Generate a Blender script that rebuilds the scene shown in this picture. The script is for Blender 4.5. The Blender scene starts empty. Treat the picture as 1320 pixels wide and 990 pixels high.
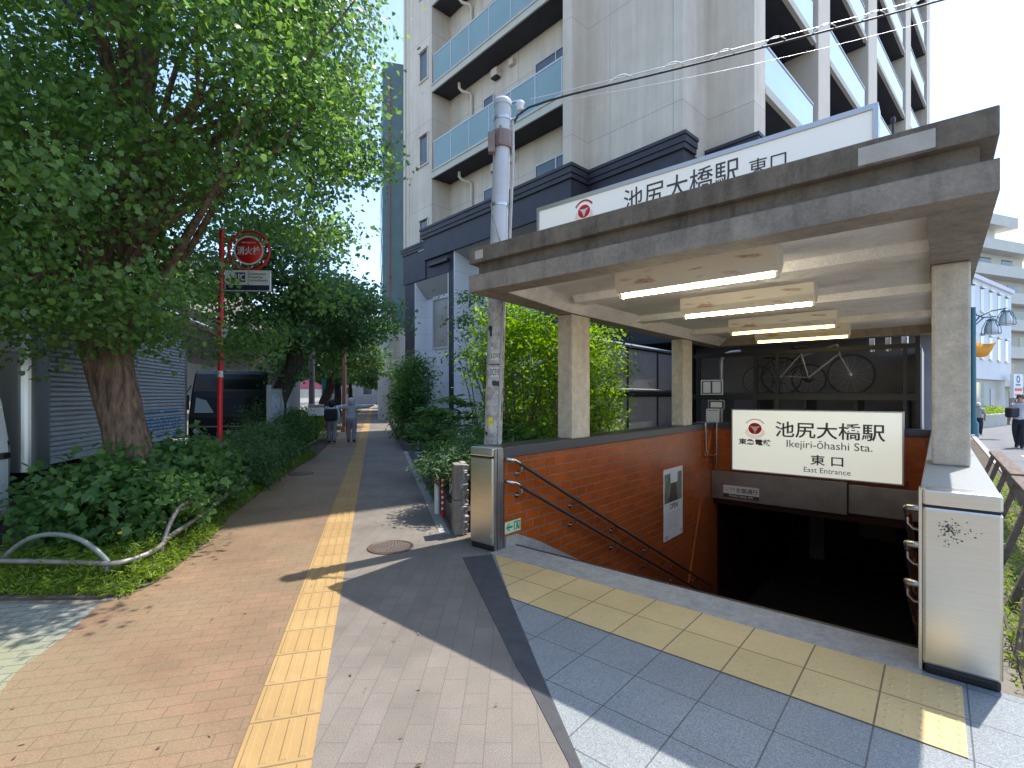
import bpy, bmesh, math, random
import numpy as np
from mathutils import Vector, Matrix, Euler
from mathutils.geometry import tessellate_polygon
R = math.radians
PI = math.pi
random.seed(7)
SC = bpy.context.scene
COL = SC.collection

# ------------------------------------------------------------------ camera, light, exposure
cam_d = bpy.data.cameras.new('camera'); cam = bpy.data.objects.new('camera', cam_d); COL.objects.link(cam)
cam.location = (0, 0, 1.7); cam.rotation_euler = (R(90), 0, 0)
cam_d.lens = 36 * 639.16 / 1320; cam_d.sensor_width = 36; cam_d.shift_y = (510.45 - 495) / 1320
cam_d.clip_start = 0.05; cam_d.clip_end = 1500
SC.camera = cam
SUN = Vector((.370, .262, 1.0)).normalized()
wd = bpy.data.worlds.new('World'); SC.world = wd; wd.use_nodes = True
wn = wd.node_tree.nodes; wl = wd.node_tree.links
bg = wn['Background']
sky = wn.new('ShaderNodeTexSky'); sky.sky_type = 'NISHITA'; sky.sun_disc = False
sky.sun_elevation = math.asin(SUN.z); sky.sun_rotation = math.atan2(SUN.x, SUN.y)
sky.air_density = 1.0; sky.dust_density = .7; sky.ozone_density = 1.0; sky.altitude = 40
wl.new(sky.outputs[0], bg.inputs[0]); bg.inputs[1].default_value = 0.15
sl = bpy.data.lights.new('sun', 'SUN'); sl.energy = 2.45; sl.angle = R(0.53); sl.color = (1.0, .955, .88)
so = bpy.data.objects.new('sun', sl); COL.objects.link(so)
so.rotation_euler = SUN.to_track_quat('Z', 'Y').to_euler(); so.location = (20, 14, 50)
SC.view_settings.view_transform = 'Standard'; SC.view_settings.look = 'None'
SC.view_settings.exposure = 1.42; SC.view_settings.gamma = 1.0; SC.view_settings.use_curve_mapping = False
SC.cycles.max_bounces = 8; SC.cycles.diffuse_bounces = 4; SC.cycles.transparent_max_bounces = 12
SC.cycles.caustics_reflective = False; SC.cycles.caustics_refractive = False

# ------------------------------------------------------------------ frames of reference
SO = np.array([-.2093, 5.3916]); ST = R(49.3417)
SU = np.array([math.sin(ST), -math.cos(ST)]); SV = np.array([math.cos(ST), math.sin(ST)])
SANG = math.atan2(SU[1], SU[0])
def S(u, v, z=0.):
    p = SO + u * SU + v * SV
    return Vector((p[0], p[1], z))
WO = np.array([-1.10, 2.27]); WANG = math.atan(.277)
WX = np.array([math.cos(WANG), math.sin(WANG)]); WY = np.array([-math.sin(WANG), math.cos(WANG)])
def W(x, y, z=0.):
    p = WO + x * WX + y * WY
    return Vector((p[0], p[1], z))
def wloc(X, Y):
    d = np.array([X, Y]) - WO
    return float(d @ WX), float(d @ WY)
BANG = R(43.0) - PI / 2
BO = Vector((-4.826, 22.4, 0))
def Bw(a, b, z=0.):
    return BO + Vector((math.sin(R(43)) * a + math.cos(R(43)) * b, -math.cos(R(43)) * a + math.sin(R(43)) * b, z))

# ------------------------------------------------------------------ mesh builder
class MB:
    def __init__(s): s.v = []; s.f = []; s.sm = []; s.mi = []
    def add(s, vs, fs, smooth=False, mi=0):
        o = len(s.v); s.v += [tuple(p) for p in vs]
        for f in fs: s.f.append(tuple(i + o for i in f)); s.sm.append(smooth); s.mi.append(mi)
        return s
    def box(s, x0, x1, y0, y1, z0, z1, mi=0):
        v = [(x, y, z) for z in (z0, z1) for y in (y0, y1) for x in (x0, x1)]
        return s.add(v, [(0, 2, 3, 1), (4, 5, 7, 6), (0, 1, 5, 4), (2, 6, 7, 3), (0, 4, 6, 2), (1, 3, 7, 5)], False, mi)
    def obox(s, c, ax, ay, az, mi=0):
        c = Vector(c); ax = Vector(ax); ay = Vector(ay); az = Vector(az)
        v = [c + ax * i + ay * j + az * k for k in (-1, 1) for j in (-1, 1) for i in (-1, 1)]
        return s.add(v, [(0, 2, 3, 1), (4, 5, 7, 6), (0, 1, 5, 4), (2, 6, 7, 3), (0, 4, 6, 2), (1, 3, 7, 5)], False, mi)
    def bar(s, a, b, w, h, mi=0):
        a = Vector(a); b = Vector(b); d = b - a; l = d.length / 2; d.normalize()
        up = Vector((0, 0, 1)) if abs(d.z) < .95 else Vector((0, 1, 0))
        x = d.cross(up).normalized(); y = x.cross(d).normalized()
        return s.obox((a + b) / 2, d * l, x * w / 2, y * h / 2, mi)
    def poly(s, pts, mi=0): return s.add(pts, [tuple(range(len(pts)))], False, mi)
    def prism(s, poly, z0, z1, mi=0, cap0=True, cap1=True):
        n = len(poly)
        area = sum(poly[i][0] * poly[(i + 1) % n][1] - poly[(i + 1) % n][0] * poly[i][1] for i in range(n))
        if area < 0: poly = poly[::-1]
        v = [(p[0], p[1], z0) for p in poly] + [(p[0], p[1], z1) for p in poly]
        f = [(i, (i + 1) % n, n + (i + 1) % n, n + i) for i in range(n)]
        tris = tessellate_polygon([[Vector((p[0], p[1], 0)) for p in poly]])
        for t in tris:
            a, b, c = [Vector(poly[i]) for i in t]
            cr = (b[0] - a[0]) * (c[1] - a[1]) - (b[1] - a[1]) * (c[0] - a[0])
            if cr < 0: t = t[::-1]
            if cap1: f.append(tuple(n + i for i in t))
            if cap0: f.append(tuple(t[::-1]))
        return s.add(v, f, False, mi)
    def tube(s, pts, r, seg=10, smooth=True, caps=True, mi=0):
        pts = [Vector(p) for p in pts]; n = len(pts)
        rs = r if isinstance(r, (list, tuple)) else [r] * n
        vs = []; prev = None
        for i, p in enumerate(pts):
            d = (pts[min(i + 1, n - 1)] - pts[max(i - 1, 0)]).normalized()
            if prev is None:
                up = Vector((0, 0, 1)) if abs(d.z) < .9 else Vector((1, 0, 0))
                x = d.cross(up).normalized()
            else:
                x = (prev - d * prev.dot(d)).normalized()
            prev = x; y = d.cross(x).normalized()
            for k in range(seg):
                a = 2 * PI * k / seg
                vs.append(p + (x * math.cos(a) + y * math.sin(a)) * rs[i])
        fs = []
        for i in range(n - 1):
            for k in range(seg):
                k2 = (k + 1) % seg
                fs.append((i * seg + k, i * seg + k2, (i + 1) * seg + k2, (i + 1) * seg + k))
        s.add(vs, fs, smooth, mi)
        if caps:
            s.add(vs[:seg], [tuple(range(seg))[::-1]], False, mi); s.add(vs[-seg:], [tuple(range(seg))], False, mi)
        return s
    def lathe(s, prof, seg=24, c=(0, 0, 0), axis='z', smooth=True, mi=0):
        vs = []; n = len(prof)
        for (r, h) in prof:
            for k in range(seg):
                a = 2 * PI * k / seg
                x, y = r * math.cos(a), r * math.sin(a)
                q = (x, y, h) if axis == 'z' else ((h, x, y) if axis == 'x' else (y, h, x))
                vs.append((q[0] + c[0], q[1] + c[1], q[2] + c[2]))
        fs = [(i * seg + k, i * seg + (k + 1) % seg, (i + 1) * seg + (k + 1) % seg, (i + 1) * seg + k) for i in range(n - 1) for k in range(seg)]
        s.add(vs, fs, smooth, mi)
        if prof[0][0] > 1e-5: s.add(vs[:seg], [tuple(range(seg))[::-1]], False, mi)
        if prof[-1][0] > 1e-5: s.add(vs[-seg:], [tuple(range(seg))], False, mi)
        return s
    def disc(s, c, r, seg=32, nrm='-y', ry=None, mi=0):
        ry = r if ry is None else ry
        pts = []
        for k in range(seg):
            a = 2 * PI * k / seg
            x, y = r * math.cos(a), ry * math.sin(a)
            pts.append((c[0] + x, c[1], c[2] + y) if nrm == '-y' else (c[0] + x, c[1] + y, c[2]))
        return s.poly(pts, mi)
    def ring(s, c, r0, r1, a0=0, a1=2 * PI, seg=40, mi=0):
        vs = []
        for k in range(seg + 1):
            a = a0 + (a1 - a0) * k / seg
            for r in (r0, r1): vs.append((c[0] + r * math.cos(a), c[1], c[2] + r * math.sin(a)))
        return s.add(vs, [(2 * k, 2 * k + 1, 2 * k + 3, 2 * k + 2) for k in range(seg)], False, mi)
    def build(s, name, mat=None, parent=None, loc=None, rz=None, bevel=0, seg=2):
        me = bpy.data.meshes.new(name)
        me.from_pydata(s.v, [], s.f); me.update()
        me.polygons.foreach_set('use_smooth', s.sm)
        for m in (mat if isinstance(mat, (list, tuple)) else [mat]):
            if m: me.materials.append(m)
        if any(s.mi): me.polygons.foreach_set('material_index', s.mi)
        o = bpy.data.objects.new(name, me); COL.objects.link(o)
        if parent: o.parent = parent
        if loc is not None: o.location = loc
        if rz is not None: o.rotation_euler = (0, 0, rz)
        if bevel:
            b = o.modifiers.new('bevel', 'BEVEL'); b.width = bevel; b.segments = seg; b.limit_method = 'ANGLE'; b.angle_limit = R(40)
            b.harden_normals = False
        return o

def tag(o, label=None, cat=None, group=None, kind=None):
    if label: o['label'] = label
    if cat: o['category'] = cat
    if group: o['group'] = group
    if kind: o['kind'] = kind
    return o
def thing(name, label, cat, loc=(0, 0, 0), rz=0, group=None):
    o = bpy.data.objects.new(name, None); COL.objects.link(o); o.empty_display_size = .1
    o.location = loc; o.rotation_euler = (0, 0, rz)
    return tag(o, label, cat, group)
KIDS = {}
def copy_tree(o, parent=None):
    c = o.copy(); COL.objects.link(c)
    if parent: c.parent = parent
    for ch in [x for x in COL.objects if x.parent == o]: copy_tree(ch, c)
    return c
def text(name, body, size, mat, parent, loc, rot=(PI / 2, 0, 0), fit=None, bold=0, align='CENTER', extrude=0.0015, sx=1.0, warp=None, tracking=1.0, aligny='CENTER', height=None):
    cu = bpy.data.curves.new(name, 'FONT'); cu.body = body; cu.size = size; cu.offset = bold
    cu.align_x = align; cu.align_y = aligny; cu.extrude = extrude; cu.space_character = tracking; cu.resolution_u = 3
    t = bpy.data.objects.new(name, cu); COL.objects.link(t)
    dg = bpy.context.evaluated_depsgraph_get(); dg.update()
    me = bpy.data.meshes.new_from_object(t.evaluated_get(dg))
    bpy.data.objects.remove(t); bpy.data.curves.remove(cu)
    xs = [v.co.x for v in me.vertices]; ys = [v.co.y for v in me.vertices]
    if xs:
        cx = (min(xs) + max(xs)) / 2; cy = (min(ys) + max(ys)) / 2
        kx = (fit / (max(xs) - min(xs))) if fit else sx
        ky = (height / (max(ys) - min(ys))) if height else (kx if fit else 1)
        for v in me.vertices:
            v.co.x = (v.co.x - (cx if align == 'CENTER' else min(xs))) * kx
            v.co.y = (v.co.y - cy) * ky
            if warp: v.co = warp(v.co)
    me.materials.clear(); me.materials.append(mat)
    o = bpy.data.objects.new(name, me); COL.objects.link(o); o.parent = parent; o.location = loc; o.rotation_euler = rot
    return o

# ------------------------------------------------------------------ materials
def newmat(name):
    m = bpy.data.materials.new(name); m.use_nodes = True
    nt = m.node_tree; return m, nt.nodes, nt.links, nt.nodes['Principled BSDF']
def ramp(n, a, b, p0=.3, p1=.7):
    r = n.new('ShaderNodeValToRGB'); e = r.color_ramp.elements
    e[0].position = p0; e[0].color = (*a, 1); e[1].position = p1; e[1].color = (*b, 1); return r
def noise(n, l, coord, scale, detail=6, rough=.6, stretch=None):
    t = n.new('ShaderNodeTexNoise'); t.inputs['Scale'].default_value = scale; t.inputs['Detail'].default_value = detail; t.inputs['Roughness'].default_value = rough
    if stretch:
        mp = n.new('ShaderNodeMapping'); mp.inputs['Scale'].default_value = stretch; l.new(coord, mp.inputs[0]); l.new(mp.outputs[0], t.inputs['Vector'])
    else: l.new(coord, t.inputs['Vector'])
    return t
def mk(name, c1, c2=None, scale=4, rough=.6, metal=0, bump=0, bscale=60, spec=.5, stretch=None, p=(.35, .65), coat=0, emit=None, estr=0, bstretch=None):
    m, n, l, b = newmat(name)
    tc = n.new('ShaderNodeTexCoord'); co = tc.outputs['Object']
    if c2 is None: b.inputs['Base Color'].default_value = (*c1, 1)
    else:
        t = noise(n, l, co, scale, stretch=stretch); r = ramp(n, c1, c2, *p); l.new(t.outputs[0], r.inputs[0]); l.new(r.outputs[0], b.inputs['Base Color'])
    b.inputs['Roughness'].default_value = rough; b.inputs['Metallic'].default_value = metal
    b.inputs['Specular IOR Level'].default_value = spec; b.inputs['Coat Weight'].default_value = coat
    if emit: b.inputs['Emission Color'].default_value = (*emit, 1); b.inputs['Emission Strength'].default_value = estr
    if bump:
        t2 = noise(n, l, co, bscale, stretch=bstretch); bp = n.new('ShaderNodeBump'); bp.inputs['Strength'].default_value = bump; bp.inputs['Distance'].default_value = .01
        l.new(t2.outputs[0], bp.inputs['Height']); l.new(bp.outputs[0], b.inputs['Normal'])
    return m
def concrete(name, c1, c2, dark, scale=2.5, streak=True, amount=.6, rough=.85, mott=.75):
    m, n, l, b = newmat(name)
    tc = n.new('ShaderNodeTexCoord'); co = tc.outputs['Object']
    t = noise(n, l, co, scale, 8, .65); r = ramp(n, c1, c2, .35, .68); l.new(t.outputs[0], r.inputs[0])
    st = noise(n, l, co, 1.0, 7, .7, stretch=(7, 7, .9) if streak else (3, 3, 3)); r2 = ramp(n, (0, 0, 0), (1, 1, 1), .48, .72); l.new(st.outputs[0], r2.inputs[0])
    ml = n.new('ShaderNodeMath'); ml.operation = 'MULTIPLY'; ml.inputs[1].default_value = amount; l.new(r2.outputs[0], ml.inputs[0])
    mx = n.new('ShaderNodeMixRGB'); mx.inputs[2].default_value = (*dark, 1); l.new(ml.outputs[0], mx.inputs[0]); l.new(r.outputs[0], mx.inputs[1])
    mo = noise(n, l, co, 9, 5, .75); rmo = ramp(n, (.70, .70, .70), (1.18, 1.17, 1.14), .32, .68); l.new(mo.outputs[0], rmo.inputs[0])
    mm = n.new('ShaderNodeMixRGB'); mm.blend_type = 'MULTIPLY'; mm.inputs[0].default_value = mott; l.new(mx.outputs[0], mm.inputs[1]); l.new(rmo.outputs[0], mm.inputs[2]); mx = mm
    f = noise(n, l, co, 55, 4, .7); r3 = ramp(n, (.84, .84, .84), (1.08, 1.08, 1.08), .35, .6); l.new(f.outputs[0], r3.inputs[0])
    m2 = n.new('ShaderNodeMixRGB'); m2.blend_type = 'MULTIPLY'; m2.inputs[0].default_value = .8; l.new(mx.outputs[0], m2.inputs[1]); l.new(r3.outputs[0], m2.inputs[2])
    l.new(m2.outputs[0], b.inputs['Base Color']); b.inputs['Roughness'].default_value = rough
    bp = n.new('ShaderNodeBump'); bp.inputs['Strength'].default_value = .35; bp.inputs['Distance'].default_value = .01
    t4 = noise(n, l, co, 35, 8, .7); l.new(t4.outputs[0], bp.inputs['Height']); l.new(bp.outputs[0], b.inputs['Normal'])
    return m
def bricks(name, c1, c2, mortar, bw, bh, msize=.004, offset=.5, axes=None, var=.35, rough=.8, speck=.25, bump=.5, rot=0, spec=.4, sq=1.0, sqf=2, patch=None, loc=(0, 0, 0), smooth=.1, streak=0):
    m, n, l, b = newmat(name)
    tc = n.new('ShaderNodeTexCoord'); co = tc.outputs['Object']; vec = co
    if axes:
        sp = n.new('ShaderNodeSeparateXYZ'); l.new(co, sp.inputs[0]); cb = n.new('ShaderNodeCombineXYZ')
        for i, a in enumerate(axes): l.new(sp.outputs[a], cb.inputs[i])
        vec = cb.outputs[0]
    mp = n.new('ShaderNodeMapping'); mp.inputs['Rotation'].default_value = (0, 0, rot); mp.inputs['Location'].default_value = loc; l.new(vec, mp.inputs[0])
    # slight waviness of the joints
    bt = n.new('ShaderNodeTexBrick'); bt.offset = offset; bt.squash = sq; bt.squash_frequency = sqf
    bt.inputs['Scale'].default_value = 1; bt.inputs['Brick Width'].default_value = bw; bt.inputs['Row Height'].default_value = bh
    bt.inputs['Mortar Size'].default_value = msize; bt.inputs['Mortar Smooth'].default_value = smooth; bt.inputs['Bias'].default_value = 0
    bt.inputs['Color1'].default_value = (*c1, 1); bt.inputs['Color2'].default_value = (*c2, 1); bt.inputs['Mortar'].default_value = (*mortar, 1)
    l.new(mp.outputs[0], bt.inputs['Vector'])
    t = noise(n, l, co, 1.3, 6, .65); r = ramp(n, (1 - var,) * 3, (1 + var,) * 3, .3, .7); l.new(t.outputs[0], r.inputs[0])
    mx = n.new('ShaderNodeMixRGB'); mx.blend_type = 'MULTIPLY'; mx.inputs[0].default_value = 1; l.new(bt.outputs[0], mx.inputs[1]); l.new(r.outputs[0], mx.inputs[2])
    out = mx.outputs[0]
    if patch:
        t5 = noise(n, l, co, .55, 5, .6); r5 = ramp(n, (0, 0, 0), (1, 1, 1), .45, .62); l.new(t5.outputs[0], r5.inputs[0])
        ml = n.new('ShaderNodeMath'); ml.operation = 'MULTIPLY'; ml.inputs[1].default_value = patch[3]; l.new(r5.outputs[0], ml.inputs[0])
        mp5 = n.new('ShaderNodeMixRGB'); mp5.inputs[2].default_value = (*patch[:3], 1); l.new(ml.outputs[0], mp5.inputs[0]); l.new(out, mp5.inputs[1]); out = mp5.outputs[0]
    mj = n.new('ShaderNodeMath'); mj.operation = 'MULTIPLY'; mj.inputs[1].default_value = .75; l.new(bt.outputs['Fac'], mj.inputs[0])
    mq = n.new('ShaderNodeMixRGB'); mq.inputs[2].default_value = (*mortar, 1); l.new(mj.outputs[0], mq.inputs[0]); l.new(out, mq.inputs[1]); out = mq.outputs[0]
    if streak:
        t6 = noise(n, l, co, 1.0, 7, .7, stretch=(2.6, 2.6, .16)); r6 = ramp(n, (1 - streak,) * 3, (1, 1, 1), .34, .58); l.new(t6.outputs[0], r6.inputs[0])
        m6 = n.new('ShaderNodeMixRGB'); m6.blend_type = 'MULTIPLY'; m6.inputs[0].default_value = 1; l.new(out, m6.inputs[1]); l.new(r6.outputs[0], m6.inputs[2]); out = m6.outputs[0]
    f = noise(n, l, co, 160, 3, .8); r3 = ramp(n, (1 - speck,) * 3, (1 + speck,) * 3, .35, .65); l.new(f.outputs[0], r3.inputs[0])
    m2 = n.new('ShaderNodeMixRGB'); m2.blend_type = 'MULTIPLY'; m2.inputs[0].default_value = 1; l.new(out, m2.inputs[1]); l.new(r3.outputs[0], m2.inputs[2])
    l.new(m2.outputs[0], b.inputs['Base Color']); b.inputs['Roughness'].default_value = rough; b.inputs['Specular IOR Level'].default_value = spec
    bp = n.new('ShaderNodeBump'); bp.inputs['Strength'].default_value = bump; bp.inputs['Distance'].default_value = .006; bp.invert = True
    ad = n.new('ShaderNodeMath'); ad.operation = 'MULTIPLY_ADD'; ad.inputs[1].default_value = -.25; l.new(f.outputs[0], ad.inputs[0]); l.new(bt.outputs['Fac'], ad.inputs[2])
    l.new(ad.outputs[0], bp.inputs['Height']); l.new(bp.outputs[0], b.inputs['Normal'])
    return m
def leafmat(name, cols, trans=.45, rough=.45):
    m, n, l, b = newmat(name)
    g = n.new('ShaderNodeNewGeometry'); r = n.new('ShaderNodeValToRGB'); e = r.color_ramp.elements
    e[0].color = (*cols[0], 1); e[1].color = (*cols[-1], 1); e[1].position = 1
    for i, c in enumerate(cols[1:-1]):
        k = e.new((i + 1) / (len(cols) - 1)); k.color = (*c, 1)
    l.new(g.outputs['Random Per Island'], r.inputs[0]); l.new(r.outputs[0], b.inputs['Base Color']); b.inputs['Roughness'].default_value = rough
    b.inputs['Specular IOR Level'].default_value = .35
    tr = n.new('ShaderNodeBsdfTranslucent'); hs = n.new('ShaderNodeHueSaturation'); hs.inputs['Hue'].default_value = .485; hs.inputs['Saturation'].default_value = 1.15; hs.inputs['Value'].default_value = 1.9
    l.new(r.outputs[0], hs.inputs['Color']); l.new(hs.outputs[0], tr.inputs[0])
    mx = n.new('ShaderNodeMixShader'); mx.inputs[0].default_value = trans; l.new(b.outputs[0], mx.inputs[1]); l.new(tr.outputs[0], mx.inputs[2])
    l.new(mx.outputs[0], n['Material Output'].inputs[0]); return m
def emis(name, c, s):
    m, n, l, b = newmat(name); b.inputs['Base Color'].default_value = (*c, 1); b.inputs['Emission Color'].default_value = (*c, 1); b.inputs['Emission Strength'].default_value = s; return m

M = {}
M['asphalt'] = mk('asphalt', (.16, .16, .165), (.21, .21, .21), 2, .9, 0, .5, 220)
M['pave_grey'] = bricks('pave_grey', (.172, .148, .124), (.202, .172, .147), (.135, .118, .10), .27, .135, .003, .5, rot=PI / 2, var=.24, speck=.42, bump=.35, patch=(.205, .176, .145, .6), rough=.72, spec=.5)
M['pave_red'] = bricks('pave_red', (.222, .148, .086), (.258, .156, .094), (.155, .105, .068), .21, .105, .003, .5, var=.24, speck=.24, bump=.45, patch=(.24, .185, .108, .8), rough=.6, spec=.5)
M['pave_pale'] = bricks('pave_pale', (.24, .255, .22), (.28, .28, .245), (.13, .13, .105), .21, .105, .005, .5, var=.22, speck=.2, patch=(.24, .24, .12, .7))
M['granite'] = bricks('granite', (.225, .245, .252), (.252, .272, .279), (.088, .095, .1), .38, .38, .004, 0, var=.1, speck=.5, rough=.5, bump=.2, loc=(0.0, .05, 0))
M['tact'] = mk('tactile_yellow', (.62, .36, .12), (.72, .44, .17), 5, .75, 0, .3, 120)
M['tact_tile'] = bricks('tactile_tile', (.60, .44, .20), (.64, .47, .225), (.19, .13, .07), .38, .38, .0055, 0, var=.1, speck=.12, rough=.6, bump=.3, loc=(0, .05, 0), smooth=.3)
M['tar'] = mk('tar', (.055, .055, .06), (.075, .075, .08), 8, .85, 0, .5, 200)
M['curb'] = concrete('curb_concrete', (.36, .35, .33), (.44, .43, .41), (.22, .21, .2), 3, False, .4)
M['soil'] = mk('soil', (.07, .055, .035), (.13, .105, .07), 6, .95, 0, .8, 60)
M['conc_dark'] = concrete('weathered_concrete', (.15, .122, .094), (.235, .195, .15), (.05, .042, .034), 3.2, True, .8)
M['conc_band'] = concrete('banded_concrete', (.26, .222, .182), (.35, .30, .248), (.14, .12, .098), 2.2, True, .55)
M['conc_col'] = concrete('column_concrete', (.58, .51, .42), (.66, .585, .49), (.40, .35, .29), 2.5, True, .4)
M['conc_grey'] = concrete('grey_concrete', (.40, .40, .38), (.48, .48, .46), (.3, .3, .29), 3, True, .4)
M['ceil'] = concrete('painted_ceiling', (.83, .79, .73), (.87, .84, .79), (.55, .49, .42), 1.4, False, .5, mott=.3)
M['patch'] = mk('mortar_patch', (.46, .42, .37), (.54, .50, .45), 9, .9, 0, .4, 50)
M['steel'] = mk('brushed_steel', (.72, .70, .63), (.80, .775, .70), 3, .30, 1, .06, 25, stretch=(1, 1, 40), bstretch=(3, 3, 160))
M['steel_dark'] = mk('dull_steel', (.34, .32, .30), (.44, .42, .40), 3, .42, 1, .06, 40, bstretch=(3, 3, 60))
M['chrome'] = mk('chrome', (.62, .61, .6), None, rough=.22, metal=1)
M['rail_dark'] = mk('dark_rail', (.05, .045, .042), None, rough=.35, metal=.3)
M['orange_tile'] = bricks('orange_tile', (.43, .088, .011), (.35, .068, .009), (.20, .15, .125), .235, .118, .007, .5, axes=(1, 2, 0), var=.18, speck=.06, rough=.3, bump=.6, spec=.3)
M['orange_tile_x'] = bricks('orange_tile_back', (.49, .108, .013), (.41, .082, .010), (.22, .165, .14), .235, .118, .007, .5, axes=(0, 2, 1), var=.18, speck=.06, rough=.3, bump=.6, spec=.3)
M['coping'] = mk('dark_granite', (.045, .043, .05), (.085, .08, .09), 70, .4, 0, .1, 90)
M['cap'] = mk('grey_cap', (.27, .28, .275), (.33, .34, .33), 60, .5, 0, .1, 90)
M['black'] = mk('black', (.012, .012, .013), None, rough=.5)
M['dark'] = mk('dark_paint', (.02, .021, .026), (.03, .031, .037), 3, .55)
M['sign_face'] = mk('sign_face', (.74, .75, .68), None, rough=.12, coat=.4, emit=(.93, .95, .84), estr=.2)
M['sign_top'] = mk('sign_top_face', (.86, .85, .81), None, rough=.3, emit=(.95, .94, .88), estr=.07)  # faint glow added to brighten the roof sign, taken as switched off
M['alu'] = mk('aluminium', (.55, .56, .57), None, rough=.38, metal=.9)
M['ink'] = mk('sign_ink', (.055, .052, .062), None, rough=.4)
M['red'] = mk('sign_red', (.70, .016, .022), None, rough=.4)
M['white'] = mk('white_paint', (.78, .78, .76), (.72, .72, .70), 5, .45)
M['tube'] = emis('tube_white', (1, .92, .70), 18)
M['tube_y'] = emis('tube_yellow', (1, .78, .24), 7)
M['rustwhite'] = mk('rusty_white_enamel', (.74, .68, .56), (.33, .13, .03), 3.2, .5, 0, .1, 40, stretch=(1, 5, 5), p=(.60, .72))
M['green_sign'] = mk('green_sign', (.01, .25, .10), None, rough=.4)
M['pale_sign'] = mk('pale_sign', (.62, .72, .50), None, rough=.4)

# ------------------------------------------------------------------ ground, pavements
HOLE = [(0, .36), (3.60, .36), (3.60, 7.0), (0, 7.0)]
def sheet_hole(name, outer, z, mat, mat2=None, skirt=0):
    hol = [S(u, v) for u, v in HOLE]
    polys = [[Vector((p[0], p[1], 0)) for p in outer], [Vector((p.x, p.y, 0)) for p in hol]]
    tris = tessellate_polygon(polys); pts = polys[0] + polys[1]
    mb = MB(); fs = []
    for t in tris:
        a, b, c = [pts[i] for i in t]
        fs.append(t if (b - a).cross(c - a).z > 0 else t[::-1])
    mb.add([(p.x, p.y, z) for p in pts], fs)
    if skirt:
        n = len(outer)
        for i in range(n):
            a, b = outer[i], outer[(i + 1) % n]
            mb.add([(a[0], a[1], z), (b[0], b[1], z), (b[0], b[1], z - skirt), (a[0], a[1], z - skirt)], [(0, 1, 2, 3)], False, 1)
    return tag(mb.build(name, [mat, mat2 or mat]), kind='structure')
sheet_hole('ground', [(-700, -300), (700, -300), (700, 900), (-700, 900)], -.12, M['asphalt'])
kerbL = lambda Y: -5.5 - .277 * (Y - 6)
r0 = S(4.72, -6.2); r1 = S(4.72, 75)
pav = [(kerbL(95), 95), (kerbL(4.0), 4.0), (-4.6, 3.2), (-3.6, -3), (-.4, -3.2), (r0.x, r0.y), (r1.x, r1.y)]
sheet_hole('pavement', pav, 0, M['pave_grey'], M['curb'], .3)
# kerb stones along both roads
def strip_poly(pts, w, h, name, mat, z0=-.12):
    mb = MB()
    for (a, b) in zip(pts[:-1], pts[1:]):
        a = Vector(a); b = Vector(b); n = int(max(1, (b - a).length / .6)); d = (b - a) / n
        nn = Vector((-d.y, d.x)).normalized() * w
        for i in range(n):
            p = a + d * i + d * .008; q = a + d * (i + 1) - d * .008
            mb.prism([p, q, q + nn, p + nn], z0, h)
    return tag(mb.build(name, mat, bevel=.012), kind='structure')
strip_poly([(kerbL(4.0) - .16, 4.0), (kerbL(60) - .16, 60)], -.15, .03, 'kerb', M['curb'])
strip_poly([tuple(S(4.73, -5)[:2]), tuple(S(4.73, 34)[:2])], -.15, .03, 'kerb', M['curb'])
# sidewalk sheets (frame of the walk)
grass_edge = [(-4.75, 4.10), (-3.43, 4.14), (-3.23, 4.46), (-3.40, 5.2), (-3.57, 5.89), (-3.96, 6.94), (-4.45, 8.9), (-4.98, 11.14), (-5.45, 13.66), (-6.85, 19), (-9.2, 27.5), (-27.2, 92)]
HW = .174
red = [wloc(*p) for p in [(-2.55, 2.2), (-3.05, 3.05), (-3.16, 3.51), (-3.36, 4.02)]] + [wloc(*p) for p in grass_edge[2:]] + [(-HW, 92), (-HW, -5.2), wloc(-2.2, -2.8)]
mb = MB(); mb.prism(red, .0, .004, cap0=False); tag(mb.build('red_paving', M['pave_red'], loc=(WO[0], WO[1], 0), rz=WANG), kind='structure')
pale = [wloc(*p) for p in [(-4.75, 4.08), (-3.36, 4.02), (-3.16, 3.51), (-3.05, 3.05), (-2.55, 2.2), (-3.9, 2.0), (-4.6, 3.25)]]
mb = MB(); mb.prism(pale, .0, .0045, cap0=False); tag(mb.build('pale_paving', M['pave_pale'], loc=(WO[0], WO[1], 0), rz=WANG), kind='structure')
# tactile strip with raised bars
mb = MB(); mb.box(-HW, HW, -5, 92, .0, .006)
for i in range(-15, 160):
    y0 = i * .348
    for k in range(4):
        x = -HW + .045 + k * .0853
        a, b2 = y0 + .02, y0 + .33
        for (z0, w0, z1, w1) in ((.006, .020, .012, .013),):
            v = [(x - w0, a, z0), (x + w0, a, z0), (x + w0, b2, z0), (x - w0, b2, z0), (x - w1, a + .008, z1), (x + w1, a + .008, z1), (x + w1, b2 - .008, z1), (x - w1, b2 - .008, z1)]
            mb.add(v, [(4, 5, 6, 7), (0, 1, 5, 4), (1, 2, 6, 5), (2, 3, 7, 6), (3, 0, 4, 7)])
m_t = bricks('tactile_walk', (.37, .235, .095), (.41, .265, .112), (.19, .125, .06), .36, .348, .006, 0, var=.14, speck=.12, rough=.75, bump=.3, loc=(.174, 0, 0))
M['tact_walk'] = m_t
tag(mb.build('tactile_strip', m_t, loc=(WO[0], WO[1], 0), rz=WANG), kind='structure')
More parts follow.
